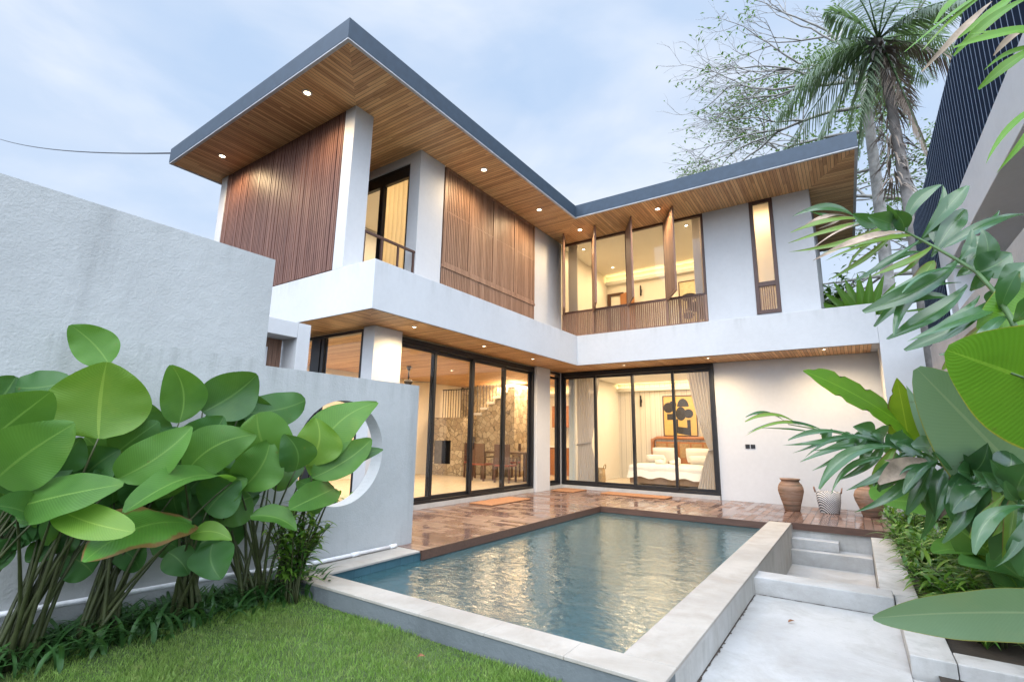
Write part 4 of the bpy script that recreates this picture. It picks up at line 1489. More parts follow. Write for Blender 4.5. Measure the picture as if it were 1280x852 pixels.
for x0_, y0_, x1_, y1_, lab in ((-6.15, 7.65, -5.62, 9.0, 'orange coir doormat before the living room doors'), (-6.15, 10.75, -5.55, 11.5, 'small brown doormat in the inner corner of the deck'), (-4.95, 10.95, -3.45, 11.45, 'long orange coir doormat before the bedroom doors')):
    q = MB(); q.box(x0_, y0_, 0.003, x1_, y1_, 0.028)
    tag(q.build('doormat', COIR, None, 0.01), lab, 'doormat', 'doormats on the deck')

for xx, lab in ((-1.905, 'left black wall socket on the white wall'), (-1.80, 'right black wall socket on the white wall')):
    t_ = thing('wall_socket', lab, 'wall socket', (xx, 11.8, 1.14), 'pair of black wall sockets')
    q = MB(); q.box(xx - 0.043, 11.785, 1.10, xx + 0.043, 11.799, 1.185); q.build('cover_plate', BLACK, t_, 0.004)
    q = MB(); q.box(xx - 0.028, 11.780, 1.115, xx + 0.028, 11.786, 1.17); q.build('flap', METAL, t_, 0.003)

# fireplace, dining table and chairs, fan, kitchen counter
fp = thing('fireplace', 'beige stone fireplace block with a dark firebox in the living room', 'fireplace', (-10.6, 12.1, 0.08))
q = MB()
q.box(-11.35, 11.95, 0.082, -11.10, 12.39, 1.84)
q.box(-10.42, 11.95, 0.082, -9.95, 12.39, 1.84)
q.box(-11.098, 11.95, 1.12, -10.422, 12.39, 1.84)
q.box(-11.098, 11.95, 0.082, -10.422, 12.39, 0.40)
q.build('stone_block', STONE, fp, 0.01)
q = MB(); q.box(-11.097, 12.2, 0.402, -10.423, 12.385, 1.118); q.build('firebox', METAL, fp)
q = MB(); q.box(-11.095, 11.97, 0.402, -10.80, 12.0, 1.116); q.build('screen', m_plain('grey metal', (0.18, 0.18, 0.19), 0.4, 0.5), fp)

tb = thing('dining_table', 'dark wooden dining table behind the living room doors', 'table', (-8.2, 12.0, 0.08))
q = MB(); q.box(-9.0, 11.6, 0.80, -7.4, 12.4, 0.85); q.build('tabletop', FURN, tb, 0.006)
for xx in (-8.9, -7.5):
    for yy in (11.7, 12.3):
        q = MB(); q.box(xx - 0.04, yy - 0.04, 0.08, xx + 0.04, yy + 0.04, 0.799); q.build('leg', FURN, tb)
def chair():
    t_ = thing('dining_chair', 'x', 'chair', (0, 0, 0.08), 'chairs round the dining table')
    q = MB(); q.box(-0.23, -0.23, 0.49, 0.23, 0.23, 0.535); q.build('seat', CUSHION, t_, 0.012)
    q = MB(); q.box(-0.23, 0.20, 0.54, 0.23, 0.24, 1.07); q.build('backrest', FURN, t_, 0.01)
    for sx in (-1, 1):
        for sy in (-1, 1):
            q = MB(); q.box(sx * 0.21 - 0.022, sy * 0.21 - 0.022, 0.08, sx * 0.21 + 0.022, sy * 0.21 + 0.022, 0.488); q.build('leg', FURN, t_)
        q = MB(); q.box(sx * 0.245 - 0.02, -0.22, 0.70, sx * 0.245 + 0.02, 0.199, 0.735); q.box(sx * 0.245 - 0.02, -0.22, 0.536, sx * 0.245 + 0.02, -0.18, 0.699); q.build('armrest', FURN, t_)
    return t_
def copy_thing(src):
    r = src.copy(); COL.objects.link(r)
    for ch_ in src.children:
        c_ = ch_.copy(); COL.objects.link(c_); c_.parent = r
    return r
proto = chair()
for i, (x, y, rz, lab) in enumerate(((-9.4, 11.9, 1.5, 'dark dining chair at the left end of the table'), (-8.6, 11.25, 3.1, 'dark dining chair with its back to the glass, in front of the table'),
                                     (-7.8, 11.2, 3.3, 'dark dining chair before the table beside the slim pillar'), (-8.7, 12.75, 0.0, 'dark dining chair on the far side of the table'))):
    o = proto if i == 0 else copy_thing(proto)
    o.location = (x, y, 0.08)
    o.rotation_euler.z = rz
    o['label'] = lab
fan = thing('ceiling_fan', 'dark ceiling fan under the living room ceiling', 'fan', (-9.1, 8.75, 2.96))
q = MB(); q.tube([(-9.1, 8.75, 2.96), (-9.1, 8.75, 2.62)], 0.02, 10); q.lathe([(0.001, 2.96), (0.07, 2.95), (0.03, 2.86), (0.001, 2.86)], (-9.1, 8.75, 0), 16); q.build('rod', METAL, fan)
q = MB(); q.lathe([(0.001, 2.64), (0.09, 2.62), (0.11, 2.56), (0.07, 2.50), (0.001, 2.49)], (-9.1, 8.75, 0), 18); q.build('motor', METAL, fan)
for a in (0.3, 2.4, 4.5):
    q = MB()
    q.leaf((-9.1 + 0.1 * math.cos(a), 8.75 + 0.1 * math.sin(a), 2.57), (-9.1 + 0.7 * math.cos(a), 8.75 + 0.7 * math.sin(a), 2.56), 0.14, (0.15, 0.1, 1), 0, 0.0, 'banana')
    q.build('blade', METAL, fan)
kc = thing('kitchen_counter', 'brown kitchen counter seen through the narrow glass door', 'counter', (-8.0, 14.6, 0.08))
q = MB(); q.box(-9.2, 14.4, 0.08, -6.9, 14.98, 0.95); q.build('cabinet', TEAK, kc)
q = MB(); q.box(-9.22, 14.36, 0.952, -6.88, 14.98, 0.99); q.build('worktop', LINEN, kc)
q = MB(); q.box(-8.3, 14.6, 1.6, -6.9, 14.98, 2.3); q.build('wall_cabinet', TEAK, kc)
dr = thing('room_door', 'orange timber door standing ajar in the upper room', 'door', (-6.0, 15.1, 3.73))
q = MB(); q.box(-6.46, 15.14, 3.73, -6.36, 15.195, 6.05); q.box(-5.98, 15.14, 3.73, -5.90, 15.195, 6.05); q.box(-6.358, 15.14, 5.97, -5.982, 15.195, 6.05); q.build('door_frame', FURN, dr)
q = MB(); q.prism([(-6.0, 15.12), (-5.4, 14.75), (-5.39, 14.79), (-5.99, 15.16)], 3.74, 5.97); q.build('leaf', TEAK, dr)
# ------------------------------------------------------------------ plants
LEAF = m_leaf('paddle leaf', (0.052, 0.145, 0.024), (0.095, 0.225, 0.04), 36, 0.46, 0.46, spec=0.3, vein=0.95)
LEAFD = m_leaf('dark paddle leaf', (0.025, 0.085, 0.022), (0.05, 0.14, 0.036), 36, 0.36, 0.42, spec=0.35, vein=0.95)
LEAFY = m_leaf('backlit paddle leaf', (0.105, 0.225, 0.025), (0.165, 0.295, 0.045), 36, 0.42, 0.42, spec=0.35, vein=0.95)  # lighter green, the backlight of some leaves is put into the colour
LEAFB = m_leaf('brown edged paddle leaf', (0.05, 0.15, 0.02), (0.08, 0.21, 0.03), 30, 0.3, 0.4, 0.75)
FROND = m_leaf('blue green frond leaf', (0.022, 0.072, 0.026), (0.045, 0.125, 0.042), 0.0, 0.28, 0.22, 0.0, 0.0, 0.75)
FRONDY = m_leaf('light frond leaf', (0.09, 0.19, 0.02), (0.16, 0.27, 0.04), 0.0, 0.4, 0.35, 0.6, 0.0)
DEAD = m_plain('dry leaf', (0.30, 0.23, 0.17), 0.8, 0, 0.4, 14, 0.3)
BANANA = m_leaf('banana leaf', (0.08, 0.23, 0.012), (0.12, 0.30, 0.02), 44, 0.45, 0.36, 0.0, 1.0, margin=True)
BANAY = m_leaf('yellow green banana leaf', (0.15, 0.26, 0.008), (0.22, 0.33, 0.012), 34, 0.5, 0.4, 0.5, 1.0)
UNDER = m_leaf('pale leaf underside', (0.17, 0.27, 0.17), (0.22, 0.33, 0.21), 55, 0.3, 0.5, 0.0, 1.0, vein=0.35, margin=True)
STEM = m_plain('green brown stalk', (0.045, 0.055, 0.018), 0.55, 0, 0.35, 12)
STEMG = m_plain('green rachis', (0.06, 0.12, 0.035), 0.5, 0, 0.2, 10)
BARK = m_plain('grey bark', (0.30, 0.29, 0.27), 0.9, 0, 0.35, 4, 0.8)
BARKP = m_plain('palm bark', (0.22, 0.205, 0.19), 0.9, 0, 0.3, 5, 0.7)

def curve3(p0, p1, p2, n=9):
    return [p0.lerp(p1, t).lerp(p1.lerp(p2, t), t) for t in [i / n for i in range(n + 1)]]

def calathea(label, base_px, leaves, seed):
    """a clump: every leaf on a stalk of its own"""
    rr = random.Random(seed)
    bx_, by_, bz_ = base_px
    t_ = thing('paddle_leaf_plant', label, 'plant', (bx_, by_, bz_), 'paddle leaved plants along the boundary wall')
    for i, (b, tp, wpx, xb, xt, kind, flat) in enumerate(leaves):
        B, T = at(b[0], b[1], 'x', xb), at(tp[0], tp[1], 'x', xt)
        dist = (T.lerp(B, 0.5) - CAM).dot(fw)
        w_ = wpx * dist / F_PX * 1.16
        tocam = (CAM - B.lerp(T, 0.5)).normalized()
        nrm = (tocam * (1 - flat) + Vector((0.1, 0, 1)) * flat + Vector((rr.uniform(-.2, .2), rr.uniform(-.2, .2), 0))).normalized()
        m = {'n': LEAF, 'd': LEAFD, 'y': LEAFY, 'b': LEAFB}[kind]
        q = MB()
        q.leaf(B, T, w_, nrm, rr.uniform(0.03, 0.12) * (1 if nrm.z > 0 else -1), rr.uniform(-0.1, 0.42), 'paddle' if rr.random() < 0.8 else 'round', 20, 5, rr.uniform(0.015, 0.045), 0, seed * 50 + i, rr.uniform(0, 0.09), 0, 1.6)
        o_ = q.build('leaf', m, t_)
        sb = Vector((bx_ + rr.uniform(-.06, .06), by_ + rr.uniform(-.12, .12), bz_))
        mid = Vector((sb.x * 0.6 + B.x * 0.4, sb.y * 0.55 + B.y * 0.45, bz_ + (B.z - bz_) * 0.62))
        q = MB()
        pts = curve3(sb, mid, B, 9)
        q.tube(pts, [0.0145 - 0.0095 * k_ / 9 for k_ in range(10)], 7)
        q.build('stalk', STEM, o_)
    return t_
# leaf: join pixel, tip pixel, width in pixels, distance planes of join and tip, tone, how flat it lies
Lf = [
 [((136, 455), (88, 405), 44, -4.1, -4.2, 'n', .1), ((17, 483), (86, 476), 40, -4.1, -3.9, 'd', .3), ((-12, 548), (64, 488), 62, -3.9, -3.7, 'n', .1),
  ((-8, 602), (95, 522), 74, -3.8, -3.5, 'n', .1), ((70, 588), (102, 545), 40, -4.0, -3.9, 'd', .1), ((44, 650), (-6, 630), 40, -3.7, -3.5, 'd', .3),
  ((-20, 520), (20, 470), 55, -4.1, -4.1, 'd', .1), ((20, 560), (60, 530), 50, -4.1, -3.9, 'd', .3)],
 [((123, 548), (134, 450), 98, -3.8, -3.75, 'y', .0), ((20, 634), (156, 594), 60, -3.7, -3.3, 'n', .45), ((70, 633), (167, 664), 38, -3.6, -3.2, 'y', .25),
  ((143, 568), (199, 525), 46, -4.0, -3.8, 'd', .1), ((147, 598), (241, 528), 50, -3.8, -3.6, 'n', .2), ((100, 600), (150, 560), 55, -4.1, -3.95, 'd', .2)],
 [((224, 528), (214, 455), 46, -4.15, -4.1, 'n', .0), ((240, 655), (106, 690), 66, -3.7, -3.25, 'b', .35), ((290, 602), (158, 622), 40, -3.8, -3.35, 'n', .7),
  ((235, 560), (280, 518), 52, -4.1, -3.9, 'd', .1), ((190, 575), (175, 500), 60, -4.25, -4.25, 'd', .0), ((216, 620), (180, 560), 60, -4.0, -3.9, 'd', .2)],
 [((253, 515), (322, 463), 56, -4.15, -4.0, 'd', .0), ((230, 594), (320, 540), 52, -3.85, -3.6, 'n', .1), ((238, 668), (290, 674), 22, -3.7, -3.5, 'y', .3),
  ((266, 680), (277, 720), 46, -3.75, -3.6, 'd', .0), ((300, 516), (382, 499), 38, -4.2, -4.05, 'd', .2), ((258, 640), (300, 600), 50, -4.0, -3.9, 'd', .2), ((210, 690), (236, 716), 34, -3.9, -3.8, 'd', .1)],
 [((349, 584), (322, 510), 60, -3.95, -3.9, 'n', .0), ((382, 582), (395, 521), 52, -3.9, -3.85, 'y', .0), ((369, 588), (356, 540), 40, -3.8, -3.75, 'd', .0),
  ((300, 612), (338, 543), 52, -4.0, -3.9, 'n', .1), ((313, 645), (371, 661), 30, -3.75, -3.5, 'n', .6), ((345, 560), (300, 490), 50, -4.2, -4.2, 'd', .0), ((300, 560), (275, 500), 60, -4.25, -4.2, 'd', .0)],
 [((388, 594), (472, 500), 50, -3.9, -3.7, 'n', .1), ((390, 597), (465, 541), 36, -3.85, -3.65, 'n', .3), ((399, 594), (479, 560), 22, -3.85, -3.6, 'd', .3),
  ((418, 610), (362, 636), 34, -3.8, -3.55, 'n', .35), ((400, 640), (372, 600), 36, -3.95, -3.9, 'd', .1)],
]
bases = [(-4.24, 0.62, -0.1), (-4.18, 0.98, -0.1), (-4.2, 1.42, -0.1), (-4.2, 1.95, -0.1), (-4.2, 2.42, -0.1), (-4.2, 2.72, -0.1)]
labs = ['paddle leaved plant at the left edge of the picture with one tall upright leaf', 'paddle leaved plant carrying the big pale round leaf', 'paddle leaved plant with a brown tipped leaf hanging low over the lawn',
        'dark paddle leaved plant in the middle of the wall bed', 'paddle leaved plant with a bright yellow green leaf left of the moon window', 'paddle leaved plant whose long leaves reach across the moon window']
rr = random.Random(3)
for i in range(6):
    for k_ in range((10, 10, 10, 9, 6, 0)[i]):
        bx0 = 30 + i * 70 + rr.uniform(-45, 45)
        by0 = rr.uniform(585, 665) - i * 4
        an = rr.uniform(-1.2, 1.2)
        ln_ = rr.uniform(40, 75)
        xb_ = rr.uniform(-4.3, -4.05)
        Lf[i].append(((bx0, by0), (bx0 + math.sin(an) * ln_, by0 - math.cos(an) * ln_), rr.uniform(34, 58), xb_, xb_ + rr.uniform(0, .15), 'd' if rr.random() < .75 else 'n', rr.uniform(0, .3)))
    for k_ in range((8, 8, 8, 7, 4, 0)[i]):
        bx0 = 20 + i * 68 + rr.uniform(-40, 40)
        by0 = rr.uniform(650, 705) - i * 5
        an = rr.uniform(-2.4, 2.4)
        ln_ = rr.uniform(30, 55)
        xb_ = rr.uniform(-4.3, -4.15)
        Lf[i].append(((bx0, by0), (bx0 + math.sin(an) * ln_, by0 - math.cos(an) * ln_), rr.uniform(26, 44), xb_, xb_ + rr.uniform(0, .1), 'd', rr.uniform(0, .4)))
for i in range(6):
    calathea(labs[i], bases[i], Lf[i], 11 + i)

# strap leaves along the bed: nobody could count them
q = MB()
rr = random.Random(21)
for i in range(1500):
    y_ = rr.uniform(0.1, 3.0)
    x_ = -4.40 + abs(rr.gauss(0, 0.17)) + 0.05
    if x_ > -3.9:
        continue
    a = rr.uniform(0, 6.28)
    ln = rr.uniform(0.10, 0.26)
    hh = rr.uniform(0.05, 0.22)
    p0 = Vector((x_, y_, -0.14))
    p1 = p0 + Vector((math.cos(a) * ln, math.sin(a) * ln, hh))
    q.leaf(p0, p1, rr.uniform(0.022, 0.042), (0, 0, 1), 0.22, 0.15, 'lance', 6, 1)
o = q.build('ground_cover', m_leaf('strap leaf', (0.016, 0.06, 0.013), (0.04, 0.11, 0.026), 0, 0.2, 0.45), None)
tag(o, 'dark strap leaved ground cover under the paddle leaved plants', 'ground cover', kind='stuff')

def twig_shrub(name, label, base, h, spread, nst, nl, ll, lw, mats, seed, stem_m=STEM, lean=Vector((0, 0, 0)), group=None):
    rr = random.Random(seed)
    t_ = thing(name, label, 'shrub', base, group)
    st_, lv = MB(), MB()
    for i in range(nst):
        a = rr.uniform(0, 6.28)
        sp_ = rr.uniform(0.2, 1) * spread
        p0 = Vector(base) + Vector((math.cos(a), math.sin(a), 0)) * spread * 0.25 * rr.random()
        p2 = Vector(base) + lean + Vector((math.cos(a) * sp_, math.sin(a) * sp_, h * rr.uniform(0.55, 1.0)))
        pts = curve3(p0, Vector((p0.x, p0.y, p2.z * 0.6 + p0.z * 0.4)), p2, 8)
        st_.tube(pts, [0.009 - 0.006 * k_ / 8 for k_ in range(9)], 5)
        for k_ in range(nl):
            t = 0.25 + 0.75 * (k_ + rr.random() * 0.5) / nl
            f_ = t * 8
            j = min(7, int(f_))
            p = pts[j].lerp(pts[j + 1], f_ - j)
            b_ = rr.uniform(0, 6.28)
            d_ = Vector((math.cos(b_), math.sin(b_), rr.uniform(0.1, 0.9)))
            L_ = ll * rr.uniform(0.6, 1.2)
            lv.leaf(p, p + d_.normalized() * L_, lw * rr.uniform(0.7, 1.2), (0, 0, 1), 0.10, 0.2, 'lance', 6, 1, 0, rr.randrange(len(mats)), 0, 0.25)
    st_.build('stem', stem_m, t_)
    lv.build('foliage', mats, t_)
    return t_
SHR = m_leaf('shrub leaf', (0.04, 0.125, 0.02), (0.075, 0.19, 0.035), 0, 0.3, 0.36)
SHRL = m_leaf('light shrub leaf', (0.09, 0.20, 0.025), (0.15, 0.27, 0.04), 0, 0.4, 0.4)
twig_shrub('leafy_shrub', 'bright narrow leaved shrub at the pool corner under the moon window', (-4.02, 2.66, -0.14), 0.85, 0.30, 26, 14, 0.20, 0.042, [SHR, SHRL, SHRL], 5)
GB = 'low shrubs in the planter on the right'
for i, (x_, y_, h_, s_, lab, ms) in enumerate(((0.62, 7.0, 0.55, 0.30, 'low green shrub beside the middle of the steps', [SHR, SHR, SHRL]), (0.52, 8.2, 0.62, 0.3, 'low green shrub nearest the deck end in the planter', [SHR, SHRL]),
                                     (0.78, 6.1, 0.62, 0.36, 'low bushy shrub in the planter above the slab corner', [SHR, SHR, SHRL]), (1.0, 7.6, 0.7, 0.35, 'taller shrub in the planter against the grey side wall', [SHR, SHR]),
                                     (0.66, 5.1, 0.5, 0.34, 'low shrub in the near planter corner', [SHR, SHRL]), (0.95, 9.3, 0.8, 0.35, 'shrub at the far end of the planter by the clay jar', [SHR, SHRL]),
                                     (0.44, 7.6, 0.45, 0.30, 'small low shrub hugging the planter wall beside the steps', [SHR, SHRL, SHRL]), (0.46, 8.8, 0.55, 0.30, 'small low shrub between the deck end and the planter wall', [SHR, SHR]),
                                     (0.46, 6.5, 0.45, 0.30, 'small low shrub hugging the planter wall above the pit', [SHR, SHRL, SHRL]), (0.52, 5.6, 0.42, 0.32, 'small low shrub beside the right end of the slab', [SHR, SHRL]),
                                     (1.05, 6.7, 0.75, 0.36, 'tall bushy shrub in the planter under the drooping frond', [SHR, SHR, SHRL]), (1.05, 5.6, 0.6, 0.36, 'bushy shrub at the right side of the near planter', [SHR, SHR]))):
    twig_shrub('planter_shrub', lab, (x_, y_, -0.13), h_, s_, 27, 15, 0.25, 0.038, ms, 40 + i, STEM, Vector((0, 0, 0)), GB)
for i, (x_, y_, lab) in enumerate(((0.62, 4.95, 'arching strap leaved tuft at the planter edge in the lower right corner'), (0.95, 4.85, 'arching strap leaved tuft at the far right of the planter edge'))):
    t_ = thing('strap_tuft', lab, 'plant', (x_, y_, -0.13), 'strap leaved tufts at the planter edge')
    q = MB()
    rr = random.Random(70 + i)
    for k_ in range(26):
        a = rr.uniform(0, 6.28)
        ln = rr.uniform(0.12, 0.34)
        p0 = Vector((x_, y_, -0.13))
        q.leaf(p0, p0 + Vector((math.cos(a) * ln, math.sin(a) * ln, rr.uniform(0.05, 0.26))), 0.028, (0, 0, 1), 0.25, 0.15, 'lance', 8, 1, 0, rr.randrange(2))
    q.build('foliage', [SHR, SHRL], t_)

# ---- big fronds and leaves in the right foreground
def frond(label, rachis, leaflets, depth, seed, name='palm_frond_plant', cat='palm', base=(0.9, 2.2, -0.13)):
    """rachis pixels; leaflets: (join pixel, tip pixel, width px, tone, hang)"""
    t_ = thing(name, label, cat, base)
    rr = random.Random(seed)
    q = MB()
    pts = [ad(x_, y_, depth(x_)) for x_, y_ in rachis]
    n_ = len(pts)
    q.tube(pts, [0.011 - 0.008 * k_ / (n_ - 1) for k_ in range(n_)], 7)
    # the stalk carries on to the ground
    q2 = MB()
    P0 = pts[0]
    q2.tube(curve3(Vector(base), Vector((base[0], base[1], P0.z * 0.8)), P0, 10), [0.022 - 0.011 * k_ / 10 for k_ in range(11)], 8)
    q2.build('stalk', STEMG, t_)
    ra = q.build('rachis', STEMG, t_)
    for i, (b, tp, w_, tone, nz_) in enumerate(leaflets):
        B = ad(b[0], b[1], depth(b[0]))
        dt = depth(b[0]) + rr.uniform(-0.10, 0.04) * (1 if nz_ else 1)
        T = ad(tp[0], tp[1], dt)
        wm = w_ * depth(b[0]) / F_PX
        nn_ = (CAM - B).normalized() * nz_ + Vector((rr.uniform(-.3, .3), -0.2, 1)) * (1 - nz_)
        s_ = MB()
        s_.leaf(B, T, wm, nn_, 0.07 + rr.uniform(0, 0.06), 0.3, 'fish' if rr.random() < .6 else 'lance', 14, 3, 0.02, 0, seed + i, 0.0, 0, 1.5)
        if rr.random() < 0.45 and wm > 0.03:      # a second narrow lobe, the leaflet is split
            side_ = (T - B).cross(CAM - B).normalized() * wm * rr.choice((-1, 1))
            s_.leaf(B.lerp(T, 0.22), B.lerp(T, rr.uniform(.7, .95)) + side_ * rr.uniform(.6, 1.1), wm * 0.55, nn_, 0.06, 0.25, 'lance', 10, 2, 0.02, 0, seed + i + 99, 0.0, 0, 1.5)
        s_.build('leaflet', {'g': FROND, 'y': FRONDY, 'd': DEAD, 'b': BANANA}[tone], t_)
    return t_
rr = random.Random(23)
up_leaflets = []
for i in range(16):
    t = i / 15
    bx0 = 1275 - 130 * t + rr.uniform(-4, 4)
    by0 = 412 - 108 * t + rr.uniform(-3, 3)
    if i % 2:
        up_leaflets.append(((bx0, by0), (bx0 + rr.uniform(20, 60), by0 - rr.uniform(20, 60)), rr.uniform(16, 28), 'g', .7))
    else:
        up_leaflets.append(((bx0, by0), (bx0 - rr.uniform(50, 110), by0 + rr.uniform(25, 75)), rr.uniform(12, 22), 'g' if rr.random() < .75 else 'y', .6))
dep1 = lambda x_: 1.9 + (1260 - x_) / 260 * 1.3
frond('arching blue green palm frond crossing the white end wall of the upper storey', [(1300, 470), (1262, 395), (1244, 365), (1221, 340), (1197, 325), (1165, 307), (1133, 290), (1108, 281), (1080, 274), (1052, 271)],
  [((1133, 289), (1176, 231), 17, 'g', .8), ((1153, 297), (1210, 232), 21, 'g', .8), ((1178, 311), (1282, 268), 17, 'g', .6), ((1200, 325), (1240, 296), 22, 'g', .7), ((1221, 341), (1264, 316), 44, 'g', .8),
   ((1244, 361), (1284, 330), 30, 'g', .8), ((1197, 325), (1079, 390), 26, 'g', .7), ((1215, 337), (1128, 366), 9, 'g', .4), ((1209, 335), (1100, 372), 8, 'g', .4), ((1209, 356), (1109, 424), 24, 'g', .7), ((1241, 374), (1131, 438), 24, 'g', .7),
   ((1165, 307), (1090, 345), 12, 'y', .5), ((1150, 299), (1068, 352), 10, 'g', .5), ((1133, 290), (1016, 326), 13, 'd', .5), ((1140, 294), (1022, 318), 12, 'y', .5), ((1120, 284), (1040, 348), 9, 'y', .4), ((1108, 281), (986, 315), 10, 'y', .6), ((1095, 277), (985, 304), 9, 'y', .6),
   ((1080, 274), (988, 291), 11, 'y', .6), ((1070, 272), (990, 271), 13, 'g', .6), ((1062, 272), (1005, 283), 8, 'd', .5), ((1097, 277), (1008, 318), 6, 'd', .5), ((1120, 284), (1085, 270), 24, 'g', .8), ((1100, 279), (1066, 268), 18, 'g', .8), ((1130, 289), (1108, 262), 22, 'g', .8)] + up_leaflets,
  dep1, 300)
rr = random.Random(17)
extra_leaflets = []
for i in range(30):
    t = i / 29
    bx0 = 1285 - 190 * t + rr.uniform(-5, 5)
    by0 = 630 - 84 * t ** 0.8 + rr.uniform(-3, 3)
    if i % 3 == 2:
        extra_leaflets.append(((bx0, by0), (bx0 - rr.uniform(10, 34), by0 - rr.uniform(4, 22)), rr.uniform(16, 26), 'g', 0.8))
    else:
        extra_leaflets.append(((bx0, by0), (bx0 - rr.uniform(6, 70), by0 + rr.uniform(42, 104) * (1 - 0.5 * t)), rr.uniform(12, 24) * (1 - 0.35 * t), 'g' if rr.random() < .86 else 'y', rr.uniform(.5, .95)))
dep2 = lambda x_: 2.0 + (1260 - x_) / 330 * 1.4
frond('drooping palm frond with grey green leaflets in front of the clay jars', [(1330, 690), (1280, 630), (1240, 606), (1205, 592), (1160, 574), (1130, 562), (1100, 552), (1060, 543), (1020, 536), (985, 530)],
  [((985, 530), (932, 521), 7, 'g', .5), ((1000, 532), (931, 527), 7, 'y', .5), ((1020, 536), (931, 545), 8, 'y', .5), ((1030, 538), (934, 541), 7, 'g', .5), ((1060, 543), (978, 556), 11, 'g', .5), ((1075, 545), (985, 550), 8, 'g', .4), ((1090, 549), (1000, 577), 13, 'g', .5), ((1112, 556), (1006, 572), 10, 'g', .5), ((1130, 560), (1024, 611), 17, 'g', .6), ((1140, 566), (1057, 613), 15, 'g', .6),
   ((1148, 570), (1068, 640), 17, 'g', .7), ((1040, 536), (1030, 552), 12, 'g', .9), ((1062, 540), (1045, 553), 13, 'g', .9), ((1085, 543), (1068, 560), 17, 'g', .9), ((1105, 548), (1088, 541), 26, 'g', .9), ((1140, 553), (1112, 548), 26, 'g', .9), ((1165, 562), (1140, 557), 28, 'g', .9),
   ((1170, 577), (1098, 604), 24, 'd', .8), ((1160, 575), (1150, 675), 19, 'g', .9), ((1183, 582), (1172, 650), 15, 'd', .9), ((1190, 586), (1200, 552), 30, 'g', .8), ((1210, 594), (1235, 553), 34, 'g', .8), ((1240, 606), (1262, 565), 38, 'g', .8), ((1225, 602), (1215, 670), 36, 'g', .8), ((1205, 594), (1196, 660), 22, 'g', .9),
   ((1255, 615), (1243, 700), 40, 'g', .9), ((1270, 625), (1290, 580), 46, 'g', .8), ((1240, 608), (1190, 640), 28, 'g', .7), ((1290, 640), (1278, 720), 40, 'g', .9), ((1125, 565), (1100, 612), 12, 'g', .8), ((1190, 590), (1222, 655), 26, 'g', .8)] + extra_leaflets,
  dep2, 400, 'palm_frond_plant', 'palm', (0.95, 2.6, -0.13))
dep3 = lambda x_: 1.5 + (1290 - x_) / 100 * 0.35
frond('bright green palm leaf with dry tips hanging in at the upper right corner', [(1400, 60), (1330, 8), (1290, -12), (1262, -18)],
  [((1300, -6), (1192, 70), 13, 'b', .6), ((1275, -12), (1198, 48), 12, 'b', .6), ((1262, -16), (1154, 62), 9, 'y', .5), ((1255, -18), (1131, 65), 8, 'b', .5), ((1250, -18), (1168, 30), 12, 'b', .5), ((1240, 2), (1152, 90), 9, 'd', .5), ((1330, 40), (1192, 60), 15, 'b', .6), ((1330, 70), (1230, 88), 12, 'b', .6), ((1310, 55), (1223, 112), 15, 'b', .6), ((1330, 100), (1246, 216), 17, 'b', .7), ((1300, 30), (1242, 70), 9, 'd', .6)],
  dep3, 500, 'palm_frond_plant', 'palm', (1.3, 1.4, -0.235))

cv_ = lambda px, py: -(ray(px, py)).normalized()
def big_leaf_plant(label, base, leaves, seed):
    t_ = thing('banana_plant', label, 'plant', base)
    for i, (b, tp, w_, d0, d1, m, nrm, shape, tear, arch, fold) in enumerate(leaves):
        B, T = ad(b[0], b[1], d0), ad(tp[0], tp[1], d1)
        q = MB()
        q.leaf(B, T, w_ * (d0 + d1) / 2 / F_PX, Vector(nrm).normalized(), arch, fold, shape, 26, 5, 0.01, 0, seed + i, 0.0, tear)
        o_ = q.build('leaf', m, t_)
        q = MB()
        base_v = Vector(base)
        pts = curve3(base_v, Vector((base[0], base[1], B.z * 0.7)), B, 10) 
        q.tube(pts, [0.030 - 0.017 * k_ / 10 for k_ in range(11)], 8)
        q.tube([B, B.lerp(T, 0.33) - Vector(nrm).normalized() * -0.0, B.lerp(T, 0.66)], [0.008, 0.006, 0.004], 6) if arch == 0 else None
        q.build('stalk', STEMG, o_)
    return t_
big_leaf_plant('big glossy banana plant at the right edge with a broad bright green leaf', (1.55, 1.75, -0.235),
  [((1420, 522), (1183, 437), 175, 1.75, 1.75, BANANA, cv_(1290, 475), 'paddle', 0, 0.0, 0.05),
   ((1370, 690), (1146, 460), 130, 2.1, 2.15, UNDER, cv_(1240, 560), 'paddle', 0, -0.02, 0.06),
   ((1400, 330), (1222, 412), 100, 1.9, 1.95, BANANA, cv_(1290, 375), 'paddle', 0, 0.02, 0.08),
   ((1400, 770), (1091, 772), 100, 1.3, 1.55, UNDER, (-0.1, -0.78, -0.6), 'paddle', 0, -0.03, 0.12),
   ((1290, 380), (1178, 462), 34, 2.2, 2.25, BANAY, (-0.4, -0.8, 0.4), 'paddle', 0, 0.03, 0.15)], 600)
